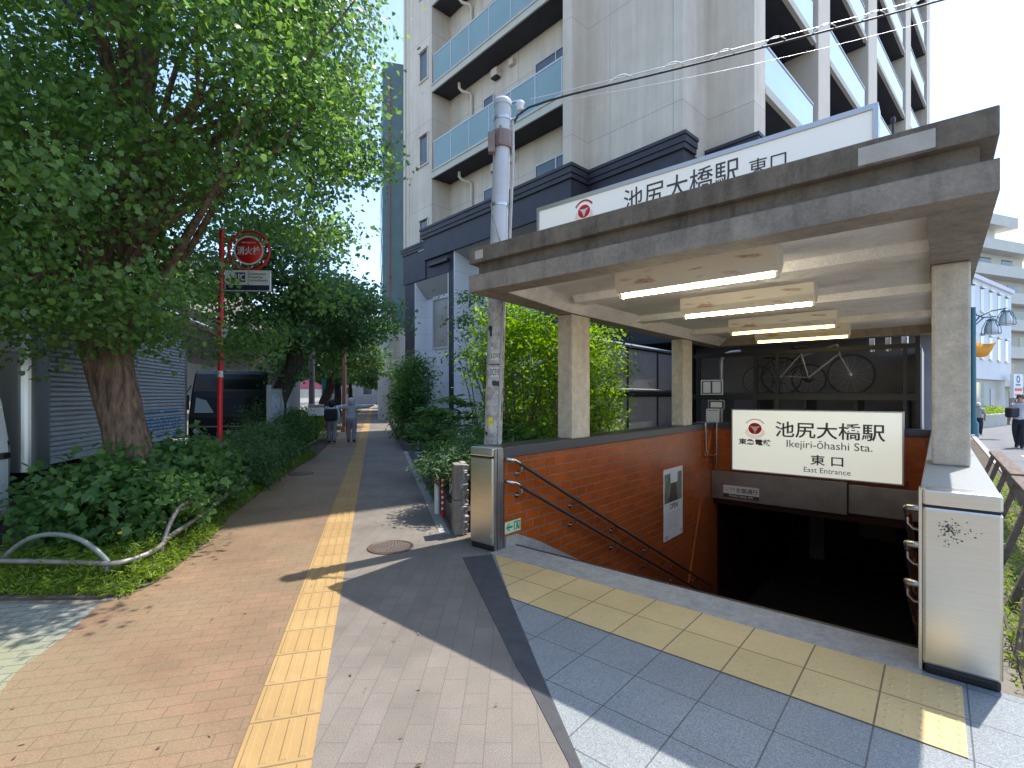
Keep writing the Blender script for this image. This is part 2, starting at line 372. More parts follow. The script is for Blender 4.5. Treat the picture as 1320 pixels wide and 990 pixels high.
# granite platform, tar wedge, entry tactile tiles (frame of the entrance)
def uvl(X, Y):
    d = np.array([X, Y]) - SO; return (float(d @ SU), float(d @ SV))
def sheet_uv(name, pts, z, mat):
    mb = MB(); mb.prism(pts, 0, z, cap0=False); return tag(mb.build(name, mat, loc=(SO[0], SO[1], 0), rz=SANG), kind='structure')
wl_ = [uvl(-.215, 5.31), uvl(.18, 3.03), uvl(.32, 2.27), uvl(.55, 1.0), uvl(.8, -1.0)]
sheet_uv('granite_paving', [(.03, -.05)] + wl_[1:] + [(4.05, -6.0), (4.05, .02), (3.60, .02), (3.60, -.05)], .004, M['granite'])
sheet_uv('tar_strip', [uvl(-.52, 5.21), uvl(-.22, 5.31), uvl(.175, 3.03), uvl(.315, 2.27), uvl(.54, 1.0), uvl(.46, 1.0), uvl(.26, 2.30), uvl(.10, 2.9), uvl(.03, 3.10)], .0045, M['tar'])
tl = [(.08, -.052), (.52, -.44), (.95, -.81)]
mb = MB(); mb.prism([(.08, -.052), (.95, -.81), (3.78, -.81), (3.78, -.052)], .0, .009, cap0=False)
for i in range(0, 10):
    for j in range(2):
        for a in range(5):
            for b2 in range(5):
                u = i * .38 + .045 + a * .0725; v = -.052 - j * .38 - .045 - b2 * .0725
                if u < .1 + (-.052 - v) * 1.16 + .04 or u > 3.76: continue
                w = .0022 if random.random() < .75 and i < 9 else .0045
                mb.lathe([(.013, .009), (.0095, .009 + w * .8), (0, .009 + w)], 7, (u, v, 0))
tag(mb.build('tactile_paving', M['tact_tile'], loc=(SO[0], SO[1], 0), rz=SANG), kind='structure')
# verge soil and road markings
vg = grass_edge + [(kerbL(92) + .05, 92), (kerbL(4.1) + .05, 4.1)]
mb = MB(); mb.prism(vg, 0, .02, cap0=False); tag(mb.build('planting_soil', M['soil']), kind='structure')
mb = MB()
p = [S(7.2, 12), S(7.45, 12), S(7.45, 44), S(7.2, 44)]; mb.prism([q[:2] for q in p], -.12, -.115, cap0=False)
for k in range(6):
    a = 14 + k * 1.1
    p = [S(5.6, a), S(9.5, a + 1.2), S(9.5, a + 1.65), S(5.6, a + .45)]
    if k in (0, 3): mb.prism([q[:2] for q in p], -.12, -.114, cap0=False)
tag(mb.build('road_marking', M['white']), kind='structure')
# right-hand soil bed beside the entrance wall
sheet_uv('planting_soil', [(4.05, -.1), (4.70, -.6), (4.70, 22), (4.05, 22)], .02, M['soil'])

def manhole(x, y, r, label):
    t = thing('manhole_cover', label, 'manhole cover', (x, y, 0))
    mb = MB(); mb.lathe([(r, .0), (r, .011), (r * .93, .011), (r * .93, .008), (0, .008)], 40)
    mb.build('cover_ring', M['mh'], t)
    m2 = MB()
    for k in range(7):
        for a in range(6 * max(1, k) if k else 1):
            an = a * 2 * PI / max(1, 6 * k) + .2 * k; q = k * r * .128
            m2.obox((q * math.cos(an), q * math.sin(an), .0105), (.018 * math.cos(an + .6), .018 * math.sin(an + .6), 0), (-.008 * math.sin(an + .6), .008 * math.cos(an + .6), 0), (0, 0, .0025))
    m2.build('tread_pattern', M['mh2'], t)
M['mh'] = mk('manhole_iron', (.10, .065, .055), (.16, .11, .09), 20, .6, .4, .2, 60)
M['mh2'] = mk('manhole_iron_worn', (.26, .2, .17), None, rough=.5, metal=.5)
manhole(-1.36, 5.56, .255, 'round rusty iron manhole cover in the sunlit grey paving near the station pillar')
manhole(-4.6, 10.81, .27, 'round iron manhole cover in the shaded paving beside the hedge')

# ------------------------------------------------------------------ station entrance
st = thing('station_entrance', 'open concrete canopy on columns over orange tiled stairwell going underground', 'station entrance', (SO[0], SO[1], 0), SANG)
def sp(mb, name, mat, bevel=.006, parent=None): return mb.build(name, mat, parent or st, bevel=bevel)
HP = 1.128
# left wall (tiles), coping
mb = MB(); mb.box(-.30, 0, .19, 7.25, -5.2, HP - .125); sp(mb, 'tiled_wall', M['orange_tile'], .004)
mb = MB(); mb.box(-.36, .012, .172, 7.25, HP - .123, HP); sp(mb, 'coping', M['coping'], .008)
# right wall, coping
mb = MB(); mb.box(3.60, 3.90, .19, 7.25, -5.2, HP - .125); sp(mb, 'tiled_wall', M['orange_tile'], .004)
mb = MB(); mb.box(3.588, 3.95, .175, 8.6, HP - .123, HP); mb.box(3.90, 3.947, .18, 8.6, -.1, HP - .125); sp(mb, 'coping', M['cap'], .008)
# back wall
mb = MB(); mb.box(.002, 3.598, 7.0, 7.25, -.46, HP - .125); sp(mb, 'tiled_wall', M['orange_tile_x'], .004)
mb = MB(); mb.box(.014, 3.586, 6.97, 7.25, HP - .123, HP); sp(mb, 'coping', M['coping'], .008)
# steel fascia over the stairs
mb = MB(); mb.box(.004, 2.42, 6.86, 6.99, -.47, .125); sp(mb, 'steel_fascia', M['steel_dark'], .008)
mb = MB(); mb.box(2.435, 3.59, 6.90, 6.99, -.44, .085); sp(mb, 'steel_fascia', M['steel_dark'], .008)
# steel pillars
def steel_pillar(u0, u1, inner):
    mb = MB(); mb.box(u0, u1, 0, .165, .06, HP - .105); mb.box(u0 + .008, u1 - .008, .006, .16, 0, .062, 1)
    sp(mb, 'steel_pillar', [M['steel'], M['black']], .016)
    mb = MB(); mb.box(u0, u1, 0, .165, HP - .095, HP); sp(mb, 'pillar_cap', M['steel'], .012)
    mb = MB(); mb.box(u0 + .006, u1 - .006, .005, .16, HP - .105, HP - .094); sp(mb, 'shadow_gap', M['black'], 0)
    a, b2 = (u1 + .001, u1 + .02) if inner > 0 else (u0 - .02, u0 - .001)
    mb = MB(); mb.box(a, b2, .015, .05, .01, HP - .004); mb.box(a, b2, .065, .155, .01, HP - .004); sp(mb, 'edge_strip', M['steel_dark' if inner > 0 else 'steel'], .004)
steel_pillar(-.35, 0, 1); steel_pillar(3.60, 3.955, -1)
# graffiti rubbed on the right pillar
rr = random.Random(3); mb = MB()
for k in range(95):
    a = rr.gauss(0, 1); b2 = rr.gauss(0, 1)
    u = 3.715 + a * .018 + (abs(rr.gauss(0, .05)) if k % 2 else 0); z = .90 + b2 * .028 - (.05 if k % 5 == 0 else 0)
    s = rr.uniform(.002, .006); an = rr.uniform(0, 3)
    mb.poly([(u + s * math.cos(an + t) * (1 if t % 2 else 1.8), -.0015 - k * .000004, z + s * math.sin(an + t)) for t in (0, 1.5, 3.1, 4.6)])
sp(mb, 'paint_smudge', mk('smudge', (.06, .06, .055), None, rough=.6), 0)
mb = MB(); mb.box(-.033, -.013, -.003, .0, .155, .185); sp(mb, 'small_sticker', M['white'], 0)
# concrete columns
for (u0, u1, v0, v1) in ((-.241, -.001, 1.547, 1.994), (-.241, -.001, 5.333, 5.78), (3.632, 3.872, 1.453, 1.90), (3.632, 3.872, 6.9, 7.35)):
    mb = MB(); mb.box(u0, u1, v0, v1, HP + .001, 2.79); sp(mb, 'column', M['conc_col'], .018)
# canopy
ZB, Z2, Z3, Z4 = 2.793, 2.963, 3.088, 3.247
VB = 7.62
def canopy_poly(e, back=VB): return [(-.085 + e, -.278 + e), (3.922 - e, -.278 + e), (3.922 - e, back), (-.25 + e, back), (-.245 + e, 1.547)]
inn = [(.213, -.012), (3.622, -.012), (3.622, VB - .3), (.02, VB - .3), (.0, 1.5)]
mb = MB()
out = canopy_poly(0)
n = 5; vs = [(*p, ZB) for p in out] + [(*p, ZB) for p in inn] + [(*p, 2.955) for p in inn] + [(*p, Z2) for p in out]
fs = [(i, n + i, n + (i + 1) % n, (i + 1) % n) for i in range(n)] + [(n + i, 2 * n + i, 2 * n + (i + 1) % n, n + (i + 1) % n) for i in range(n)] + [(i, (i + 1) % n, 3 * n + (i + 1) % n, 3 * n + i) for i in range(n)]
mb.add(vs, fs); mb.prism(out, 2.957, Z2)
sp(mb, 'canopy_beam', M['conc_band'], 0)
mb = MB(); mb.prism(canopy_poly(.075, VB - .05), Z2 + .001, Z3); sp(mb, 'fascia_groove', M['conc_dark'], 0)
mb = MB()
o5 = canopy_poly(.0, VB - .2); i5 = canopy_poly(.16, VB - .4)
vs = [(*p, Z3) for p in o5] + [(*p, Z4) for p in o5] + [(*p, Z4) for p in i5] + [(*p, Z3 + .03) for p in i5]
fs = [(i, (i + 1) % n, n + (i + 1) % n, n + i) for i in range(n)] + [(n + i, n + (i + 1) % n, 2 * n + (i + 1) % n, 2 * n + i) for i in range(n)] + [(2 * n + i, 2 * n + (i + 1) % n, 3 * n + (i + 1) % n, 3 * n + i) for i in range(n)] + [tuple(3 * n + i for i in range(n)), tuple(range(n))[::-1]]
mb.add(vs, fs); sp(mb, 'parapet', M['conc_dark'], .008)
for (u, w) in ((-.085 + .09, .115), (3.922 - .62, .36)):
    mb = MB(); mb.box(u, u + w, -.280, -.277, Z3 + .035 - (.02 if u > 1 else 0), Z4 - .035); sp(mb, 'mortar_patch', M['patch'], .002)
# ceiling with ribs
mb = MB(); mb.prism([(.215, -.01), (3.62, -.01), (3.62, VB - .302), (.022, VB - .302), (.002, 1.5)], 2.945, 2.953)
for v in (1.22, 3.22, 5.38):
    for (dv, z) in ((0, 0),):
        x0 = .24 if v < 1.3 else .01
        p = [(v - .03, 2.946), (v + .02, 2.862), (v + .26, 2.862), (v + .31, 2.946)]
        vs = [(x0, a, b2) for a, b2 in p] + [(3.618, a, b2) for a, b2 in p]
        mb.add(vs, [(0, 1, 5, 4), (1, 2, 6, 5), (2, 3, 7, 6), (0, 3, 2, 1), (4, 5, 6, 7)])
# haunch along the left beam
mb.add([(.214, -.01, 2.80), (.36, -.01, 2.946), (.001, 1.5, 2.80), (.16, 1.5, 2.946), (.021, VB - .31, 2.80), (.18, VB - .31, 2.946)], [(0, 1, 3, 2), (2, 3, 5, 4)])
sp(mb, 'ceiling', M['ceil'], .0)
# stair front curb, stairs, tunnel
mb = MB(); mb.box(.001, 3.599, -.05, .36, -.35, .010); sp(mb, 'stair_curb', M['curb'], .008)
mb = MB(); mb.box(.03, 3.57, .335, .362, .0101, .014); sp(mb, 'nosing_strip', M['rail_dark'], 0)
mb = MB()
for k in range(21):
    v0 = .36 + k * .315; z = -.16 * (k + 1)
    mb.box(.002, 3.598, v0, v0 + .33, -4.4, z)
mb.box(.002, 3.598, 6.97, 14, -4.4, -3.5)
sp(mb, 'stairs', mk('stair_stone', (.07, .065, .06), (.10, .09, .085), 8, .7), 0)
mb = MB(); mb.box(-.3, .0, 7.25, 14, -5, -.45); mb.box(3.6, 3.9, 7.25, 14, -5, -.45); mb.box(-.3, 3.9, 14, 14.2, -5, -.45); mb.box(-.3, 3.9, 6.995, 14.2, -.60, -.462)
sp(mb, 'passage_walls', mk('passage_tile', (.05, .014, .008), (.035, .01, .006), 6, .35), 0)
for b in ((.6, 1.0, 13.98, 13.995, -3.4, -1.9), (1.9, 2.75, 13.98, 13.995, -2.5, -1.3)):
    mb = MB(); mb.box(*b); sp(mb, 'passage_poster', M['white'], 0)
# skirting piece on the left wall by the stairs
mb = MB(); v = [(.19, .0), (.19, .125), (.40, .12), (.80, -.05), (7.0, -3.22), (7.0, -3.6), (.36, -.2)]
vs = [(.001, a, b2) for a, b2 in v] + [(.03, a, b2) for a, b2 in v]; k = len(v)
mb.add(vs, [tuple(range(k))[::-1], tuple(range(k, 2 * k))] + [(i, (i + 1) % k, k + (i + 1) % k, k + i) for i in range(k)])
sp(mb, 'stair_skirting', M['curb'], 0)
# handrails
def handrail(u, sgn, z0, v0=.24):
    mb = MB(); v1 = 6.6
    mb.tube([(u - sgn * .07, v0 - .03, z0 + .01), (u - sgn * .02, v0 - .03, z0 + .01), (u, v0 + .03, z0 - .005), (u, v1, z0 - .51 * (v1 - v0))], .021, 12)
    h = mb.build('handrail', M['rail_dark'], st)
    m3 = MB(); m3.tube([(u - sgn * .07, v0 - .03, z0 + .01), (u - sgn * .02, v0 - .03, z0 + .01), (u, v0 + .03, z0 - .005), (u, v0 + .11, z0 - .045)], .0225, 12); m3.build('rail_end', M['chrome'], h)
    v = v0 + .16
    while v < v1:
        m2 = MB(); z = z0 - .51 * (v - v0)
        m2.tube([(u, v, z), (u, v, z - .05), (u - sgn * .03, v, z - .085), (u - sgn * .085, v, z - .09)], .011, 8)
        m2.lathe([(.035, 0), (.035, sgn * .008)], 12, (u - sgn * .083, v, z - .09), 'x'); v += 1.08
        m2.build('bracket', M['chrome'], h)
handrail(.085, 1, .985); handrail(.085, 1, .735)
handrail(3.515, -1, .955, .27); handrail(3.515, -1, .715, .27); handrail(3.515, -1, .46, .27)
# conduit pipe in the back-left corner
mb = MB(); mb.tube([(.05, 6.35, HP + .02), (.05, 6.35, .62), (.06, 6.42, .5), (.07, 6.6, .45), (.09, 6.92, .44)], .022, 10); mb.tube([(.10, 6.9, HP), (.10, 6.9, .1)], .018, 8); mb.box(.02, .12, 6.32, 6.38, .48, .53); sp(mb, 'conduit', M['chrome'], 0)

# lights under the canopy
lt0 = None
lbl = ['fluorescent tube light with rusty white housing nearest the canopy front edge', 'second fluorescent tube light from the canopy front', 'third fluorescent tube light from the canopy front, yellowish', 'rearmost fluorescent tube light, yellow, above the bicycle fence']
for i, (u, v) in enumerate(((1.94, .62), (1.92, 2.34), (1.83, 4.55), (1.80, 6.18))):
    if lt0 is None:
        lt = thing('fluorescent_light', lbl[0], 'ceiling light', S(u, v, 2.75), SANG, 'fluorescent lights under the canopy')
        mb = MB(); p = [(-.05, -.015), (.05, -.015), (.11, .06), (.11, .19), (-.11, .19), (-.11, .06)]
        k = 6; vs = [(-.74, a, b2) for a, b2 in p] + [(.74, a, b2) for a, b2 in p]
        mb.add(vs, [tuple(range(k)), tuple(range(k, 2 * k))[::-1]] + [(i2, k + i2, k + (i2 + 1) % k, (i2 + 1) % k) for i2 in range(k)])
        mb.build('housing', M['rustwhite'], lt, bevel=.004)
        mb = MB()
        for sg in (-1, 1): mb.box(sg * .715 - .014, sg * .715 + .014, -.02, .02, -.062, -.012)
        mb.build('lamp_holder', M['white'], lt)
        mb = MB(); mb.tube([(-.70, 0, -.038), (.70, 0, -.038)], .0165, 12); mb.build('tube', M['tube'], lt); lt0 = lt
    else:
        lt = copy_tree(lt0); lt.location = S(u, v, 2.75); lt['label'] = lbl[i]
        if i >= 2:
            for ch in [x for x in COL.objects if x.parent == lt and x.name.startswith('tube')]:
                ch.data = ch.data.copy(); ch.data.materials[0] = M['tube_y']

def railway_emblem(parent, c, r, y):
    # red disc with a white three-pointed mark and thin rings
    mb = MB(); mb.disc((c[0], y, c[1]), r, 40, '-y', r * .92); mb.build('emblem_disc', M['red'], parent)
    pts = []
    tips = [(PI * .83, .93), (PI * .17, .93), (-PI / 2, .93)]
    for i in range(3):
        a, ra = tips[i]; b2, rb = tips[(i + 1) % 3]
        pa = Vector((ra * math.cos(a), ra * math.sin(a))); pb = Vector((rb * math.cos(b2), rb * math.sin(b2)))
        for t in range(8):
            t /= 8; m = ((pa + pb) / 2) * .42
            q = pa * (1 - t) ** 2 + m * 2 * t * (1 - t) + pb * t * t; pts.append((c[0] + q.x * r, y - .0015, c[1] + q.y * r * .92))
    mb = MB(); mb.poly(pts); mb.build('emblem_mark', M['white'], parent)
    mb = MB()
    for k, rr_ in enumerate((1.18, 1.36, 1.55)):
        mb.ring((c[0], y - .001, c[1]), r * rr_, r * (rr_ + .05), PI * (1.0 + .06 * k), PI * (2.0 - .06 * k))
    for k in range(16):
        a = PI * (.2 + .6 * k / 15); mb.obox((c[0] + r * 1.55 * math.cos(a), y - .001, c[1] + r * 1.5 * math.sin(a)), (.010 * math.cos(a - PI / 2), 0, .010 * math.sin(a - PI / 2)), (0, .0005, 0), (.009 * math.cos(a), 0, .009 * math.sin(a)))
    mb.build('emblem_rings', mk('thin_red', (.62, .10, .10), None, rough=.5), parent)
# big hanging sign
sg = thing('station_sign', 'large white lightbox station name sign hanging over the dark stairs', 'sign', S(0, 6.8, 0), SANG)
mb = MB(); mb.box(.45, 3.21, 0, .16, .19, 1.41); mb.build('sign_box', M['sign_face'], sg, bevel=.004)
mb = MB()
for b in ((.43, .45, -.01, .165, .17, 1.43), (3.21, 3.235, -.01, .165, .17, 1.43), (.45, 3.21, -.01, .165, .17, .19), (.45, 3.21, -.01, .165, 1.41, 1.43)): mb.box(*b)
mb.build('frame', M['alu'], sg)
text('lettering', '池尻大橋駅', .36, M['ink'], sg, (2.115, -.003, 1.052), fit=1.73, height=.305, bold=.004)
text('lettering', 'Ikejiri-ōhashi Sta.', .15, M['ink'], sg, (2.125, -.003, .765), fit=1.35, bold=.0)
text('lettering', '東 口', .2, M['ink'], sg, (2.11, -.003, .50), fit=.52, height=.19, bold=.003)
text('lettering', 'East Entrance', .1, M['ink'], sg, (2.11, -.003, .31), fit=.74)
text('lettering', '東急電鉄', .14, M['ink'], sg, (.875, -.003, .773), fit=.61, height=.125, bold=.004)
railway_emblem(sg, (.88, 1.045), .125, -.002)
# rooftop sign
ts = thing('rooftop_sign', 'long white station name sign standing on the canopy roof', 'sign', S(0, .10, 0), SANG)
mb = MB(); mb.box(.56, 3.345, 0, .14, 3.13, 3.60); mb.build('sign_box', M['sign_top'], ts, bevel=.004)
mb = MB()
for b in ((.535, .56, -.012, .15, 3.12, 3.635), (3.345, 3.375, -.012, .15, 3.12, 3.635), (.56, 3.345, -.012, .15, 3.60, 3.635), (.56, 3.345, -.012, .15, 3.115, 3.13)): mb.box(*b)
mb.build('frame', M['alu'], ts)
text('lettering', '池尻大橋駅', .25, M['ink'], ts, (2.015, -.003, 3.452), fit=.985, height=.205, bold=.0)
text('lettering', '東口', .13, M['ink'], ts, (2.705, -.003, 3.437), fit=.255, height=.12, bold=.0)
railway_emblem(ts, (1.10, 3.469), .068, -.002)
mb = MB()
for u in (.9, 1.95, 3.0): mb.bar((u, .1, 3.12), (u, .75, 3.12), .03, .03); mb.bar((u, .15, 3.5), (u, .75, 3.13), .025, .025)
mb.build('stay', M['alu'], ts)
mb = MB(); mb.tube([(3.44, .2, 3.1), (3.44, .2, 3.56)], .008, 6); mb.lathe([(.014, 0), (.016, .02), (.01, .04)], 8, (3.44, .2, 3.56)); mb.build('lamp_stem', M['rail_dark'], ts)
# notice on the steel fascia
nt_ = thing('keep_left_notice', 'small white notice with Japanese text on the steel band below the station sign', 'notice', S(0, 6.855, 0), SANG)
mb = MB(); mb.box(.25, .94, -.004, .002, -.335, -.165); mb.build('plate', M['white'], nt_)
mb = MB(); mb.box(.25, .94, -.005, .002, -.415, -.3355); mb.build('dark_plate', M['ink'], nt_)
text('lettering', 'ここでは', .08, M['ink'], nt_, (.375, -.006, -.235), fit=.21, height=.06)
text('lettering', '左側通行', .1, M['ink'], nt_, (.71, -.006, -.25), fit=.42, height=.105, bold=.001)
text('lettering', 'Please keep left', .06, M['white'], nt_, (.60, -.007, -.375), fit=.46)
# poster on the tiled wall
ps = thing('poster', 'long white poster with a dim portrait panel taped to the orange tiles', 'poster', S(0.004, 0, 0), SANG)
mb = MB(); mb.box(.0, .003, 4.41, 5.27, -.885, .39); mb.build('sheet', M['white'], ps)
mb = MB(); mb.box(.003, .0045, 4.45, 5.22, -.22, .30); mb.build('picture', mk('poster_green', (.22, .28, .22), (.12, .13, .09), 5, .5), ps)
mb = MB(); mb.box(.0045, .006, 4.70, 5.02, .12, .36); mb.build('small_sheet', M['white'], ps)
mb = MB(); mb.poly([(.0052, 4.62, -.215), (.0052, 5.02, -.215), (.0052, 4.98, .02), (.0052, 4.93, .13), (.0052, 4.84, .16), (.0052, 4.74, .12), (.0052, 4.70, 0)]); mb.build('figure_print', mk('poster_brown', (.07, .04, .03), (.16, .10, .07), 9, .5), ps)
text('lettering', 'OPEN', .09, M['ink'], ps, (.0045, 4.85, -.30), rot=(PI / 2, 0, PI / 2), fit=.36)
mb = MB()
for k in range(7): mb.box(.003, .004, 4.55 + .02 * (k % 2), 5.12 - .05 * (k % 3), -.42 - k * .045, -.412 - k * .045)
mb.box(.003, .004, 4.47, 4.53, -.86, -.80); mb.box(.003, .004, 4.56, 4.60, -.86, -.80); mb.box(.003, .004, 5.17, 5.22, -.84, -.78)
mb.build('print_lines', mk('print_grey', (.4, .4, .4), None), ps)
# escape sign
es = thing('exit_direction_sign', 'small pale green sign with an arrow low on the orange wall beside the steel pillar', 'sign', S(0.0, 0, 0), SANG)
mb = MB(); mb.box(.001, .005, .195, .47, .152, .285); mb.build('plate', M['pale_sign'], es)
mb = MB(); x = .0065
mb.poly([(x, .215, .218), (x, .262, .262), (x, .278, .262), (x, .25, .23), (x, .325, .23), (x, .325, .207), (x, .25, .207), (x, .278, .175), (x, .262, .175)])
mb.box(.005, x, .35, .362, .17, .27); mb.box(.005, x, .362, .46, .258, .27); mb.box(.005, x, .448, .46, .17, .258)
mb.lathe([(0, x), (.016, x)], 12, (0, .405, .238), 'x'); mb.poly([(x, .39, .225), (x, .425, .222), (x, .44, .19), (x, .425, .17), (x, .41, .195), (x, .385, .17), (x, .372, .18), (x, .395, .20)])
mb.build('arrow', M['green_sign'], es)

# ------------------------------------------------------------------ apartment building behind the entrance
M['wall_beige'] = mk('wall_beige', (.61, .535, .44), (.65, .575, .48), 1.2, .8, 0, .12, 90)
M['wall_panel'] = bricks('wall_panel', (.61, .53, .435), (.64, .56, .465), (.31, .27, .235), 2.1, 3.62, .008, 0, axes=(0, 2, 1), var=.07, speck=.06, rough=.8, bump=.2, loc=(-.12, 1.1, 0), streak=.16)
M['podium'] = mk('podium_dark', (.026, .024, .034), (.038, .035, .048), 2, .6, 0, .15, 30)
M['white_tile'] = bricks('white_tile', (.68, .67, .68), (.72, .71, .72), (.45, .44, .45), 1.35, .74, .008, 0, axes=(0, 2, 1), var=.05, speck=.04, rough=.55, bump=.2)
M['glass_teal'] = mk('frosted_teal_glass', (.36, .50, .51), (.42, .56, .57), .5, .18, 0, 0, spec=.6, coat=.4)
m_ = M['glass_teal']; n_, l_ = m_.node_tree.nodes, m_.node_tree.links; tr_ = n_.new('ShaderNodeBsdfTranslucent'); tr_.inputs[0].default_value = (.55, .72, .74, 1); mx_ = n_.new('ShaderNodeMixShader'); mx_.inputs[0].default_value = .45; l_.new(n_['Principled BSDF'].outputs[0], mx_.inputs[1]); l_.new(tr_.outputs[0], mx_.inputs[2]); l_.new(mx_.outputs[0], n_['Material Output'].inputs[0])
M['glass_blue'] = mk('reflecting_glass', (.33, .45, .58), (.38, .50, .62), .5, .04, 0, 0, spec=1.0, coat=1.0)
M['win'] = mk('window_glass', (.045, .05, .055), (.09, .10, .105), .8, .05, 0, 0, spec=.8)
M['win_blind'] = mk('window_blind', (.30, .28, .25), (.36, .34, .31), 1.5, .25, spec=.6)
M['slab'] = mk('balcony_edge', (.47, .455, .38), (.52, .50, .43), 2, .7)
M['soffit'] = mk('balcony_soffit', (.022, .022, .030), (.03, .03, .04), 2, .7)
M['frame'] = mk('window_frame', (.5, .5, .5), None, rough=.4, metal=.3)
bd = thing('apartment_building', 'tall beige apartment building with dark base and glass balconies behind the station entrance', 'apartment building', BO, BANG)
TOP = 41.0
foot = [(0, 0), (2.13, 0), (2.13, .94), (9.41, .94), (9.41, 0), (9.77, 0), (9.77, .8), (13.0, .8), (13.0, 2.32), (14.29, 2.32), (14.29, 3.09), (12.6, 3.09), (12.6, 31.6), (14.29, 31.6), (14.29, 32.9), (0, 32.9)]
mb = MB(); mb.prism(foot, 7.5, TOP); mb.build('wall', M['wall_panel'], bd)
mb = MB()
for b0, b1 in ((7.97, 9.35), (15.25, 16.93), (24.11, 25.69)): mb.box(13.2, 14.29, b0, b1, 0, TOP)
mb.build('facade_column', M['wall_beige'], bd, bevel=.02)
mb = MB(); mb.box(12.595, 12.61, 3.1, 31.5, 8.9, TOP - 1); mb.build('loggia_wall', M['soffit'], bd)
mb = MB(); mb.box(-.06, .06, -.06, .02, 8.2, TOP); mb.box(.26, .34, -.03, .01, 8.3, TOP); mb.build('corner_trim', M['wall_beige'], bd, bevel=.02)
# podium
pod = [(.0, .0), (.85, .0), (.85, .6), (3.35, .6), (3.35, 0), (3.72, 0), (3.72, 1.1), (8.6, 1.1), (8.6, .02), (9.80, .02), (9.80, .72), (13.06, .72), (13.06, 2.22), (14.36, 2.22), (14.36, 32.8), (.0, 32.8)]
mb = MB(); mb.prism(pod, 0, 7.5)
mb.build('podium_wall', M['podium'], bd)
mb = MB(); mb.prism([(-.1, -.04), (1.7, -.04), (1.7, .5), (-.1, .5)], 6.7, 8.0)
mb.prism([(1.7, -.12), (9.84, -.12), (9.84, .7), (13.08, .7), (13.08, 2.2), (14.37, 2.2), (14.37, 2.5), (12.9, 2.9), (1.7, 2.9)], 7.45, 8.35)
mb.box(.85, 1.69, -.0, .5, 6.69, 7.46); mb.box(1.69, 3.72, -.0, .58, 6.69, 7.46)
mb.build('podium_band', M['podium'], bd)
def cornice(pts, z0, z1, e, name='cornice'):
    mb = MB()
    for (za, zb, ee) in ((z0, z0 + (z1 - z0) * .35, e * .5), (z0 + (z1 - z0) * .35, z1 - .1, e * .75), (z1 - .1, z1, e)):
        for (p, q, d) in pts:
            dx, dy = d; mb.box(min(p[0], q[0]) - (ee if dx == 0 else (ee if dx < 0 else 0)), max(p[0], q[0]) + (ee if dx == 0 else (ee if dx > 0 else 0)), min(p[1], q[1]) - (ee if dy < 0 else 0), max(p[1], q[1]) + (0 if dy else ee), za, zb)
    mb.build(name, M['podium'], bd, bevel=.01)
cornice([((1.7, -.12), (9.84, .6), (0, -1)), ((9.5, .7), (13.08, 1.3), (0, -1)), ((12.8, 2.2), (14.37, 2.6), (0, -1))], 8.34, 8.77, .14)
cornice([((-.1, -.04), (1.72, .4), (0, -1))], 7.98, 8.30, .10)
# white tiled window recess and framed opening
mb = MB(); mb.box(.852, .90, -.03, .62, 1.0, 6.66); mb.box(3.30, 3.348, -.02, .62, 1.0, 6.66); mb.box(.90, 3.30, .55, .61, 1.0, 3.72); mb.box(.90, 1.42, .55, .61, 3.72, 6.0); mb.box(3.724, 3.78, -.03, 1.12, 0, 7.46); mb.box(3.78, 8.6, 1.04, 1.11, 0, 7.46)
mb.build('white_tile_lining', M['white_tile'], bd)
mb = MB(); mb.add([(.9, -.03, 6.66), (3.3, -.03, 6.66), (3.3, .56, 5.95), (.9, .56, 5.95)], [(0, 1, 2, 3)]); mb.add([(3.78, -.03, 7.44), (8.6, -.03, 7.44), (8.6, 1.04, 7.1), (3.78, 1.04, 7.1)], [(0, 1, 2, 3)])
mb.build('sloped_soffit', mk('soffit_grey', (.38, .37, .355), None, rough=.8), bd)
w = MB(); 
for b in ((1.42, 1.50, .50, .6, 3.72, 6.05), (3.22, 3.30, .50, .6, 3.72, 6.05), (1.50, 3.22, .50, .6, 3.72, 3.80), (1.50, 3.22, .50, .6, 5.86, 6.05)): w.box(*b)
wf = w.build('window', M['frame'], bd); w = MB(); w.box(1.50, 3.22, .555, .56, 3.80, 5.86); w.build('pane', M['win_blind'], wf)
mb = MB(); mb.box(2.0, 3.36, -.155, -.0, 7.12, 7.15); mb.box(2.1, 3.36, -.10, .0, 7.15, 7.26, 1); mb.build('vent_hood', [M['dark'], M['black']], bd)
# ground-floor glazing in the framed opening (behind the shrubs)
w = MB(); w.box(5.6, 8.4, .97, 1.035, .6, .7); w.box(5.6, 8.4, .97, 1.035, 4.6, 4.7)
for x in (5.6, 6.97, 8.33): w.box(x, x + .07, .97, 1.035, .7, 4.6)
wf = w.build('window', M['frame'], bd); w = MB(); w.box(5.67, 8.33, 1.0, 1.01, .7, 4.6); w.build('pane', M['win'], wf)
FL = [10.83 + 3.62 * k for k in range(8)]
def win(a0, a1, z0, z1, y, face='-b', div=1, mat='win'):
    w = MB(); t = .05
    w.box(a0, a1, y - .03, y + .03, z0, z0 + t); w.box(a0, a1, y - .03, y + .03, z1 - t, z1)
    for k in range(div + 1):
        x = a0 + (a1 - a0 - t) * k / div; w.box(x, x + t, y - .032, y + .028, z0 + t, z1 - t)
    o = w.build('window', M['frame'], bd); p = MB(); p.box(a0 + t, a1 - t, y - .005, y + .005, z0 + t, z1 - t); p.build('pane', M[mat], o); return o
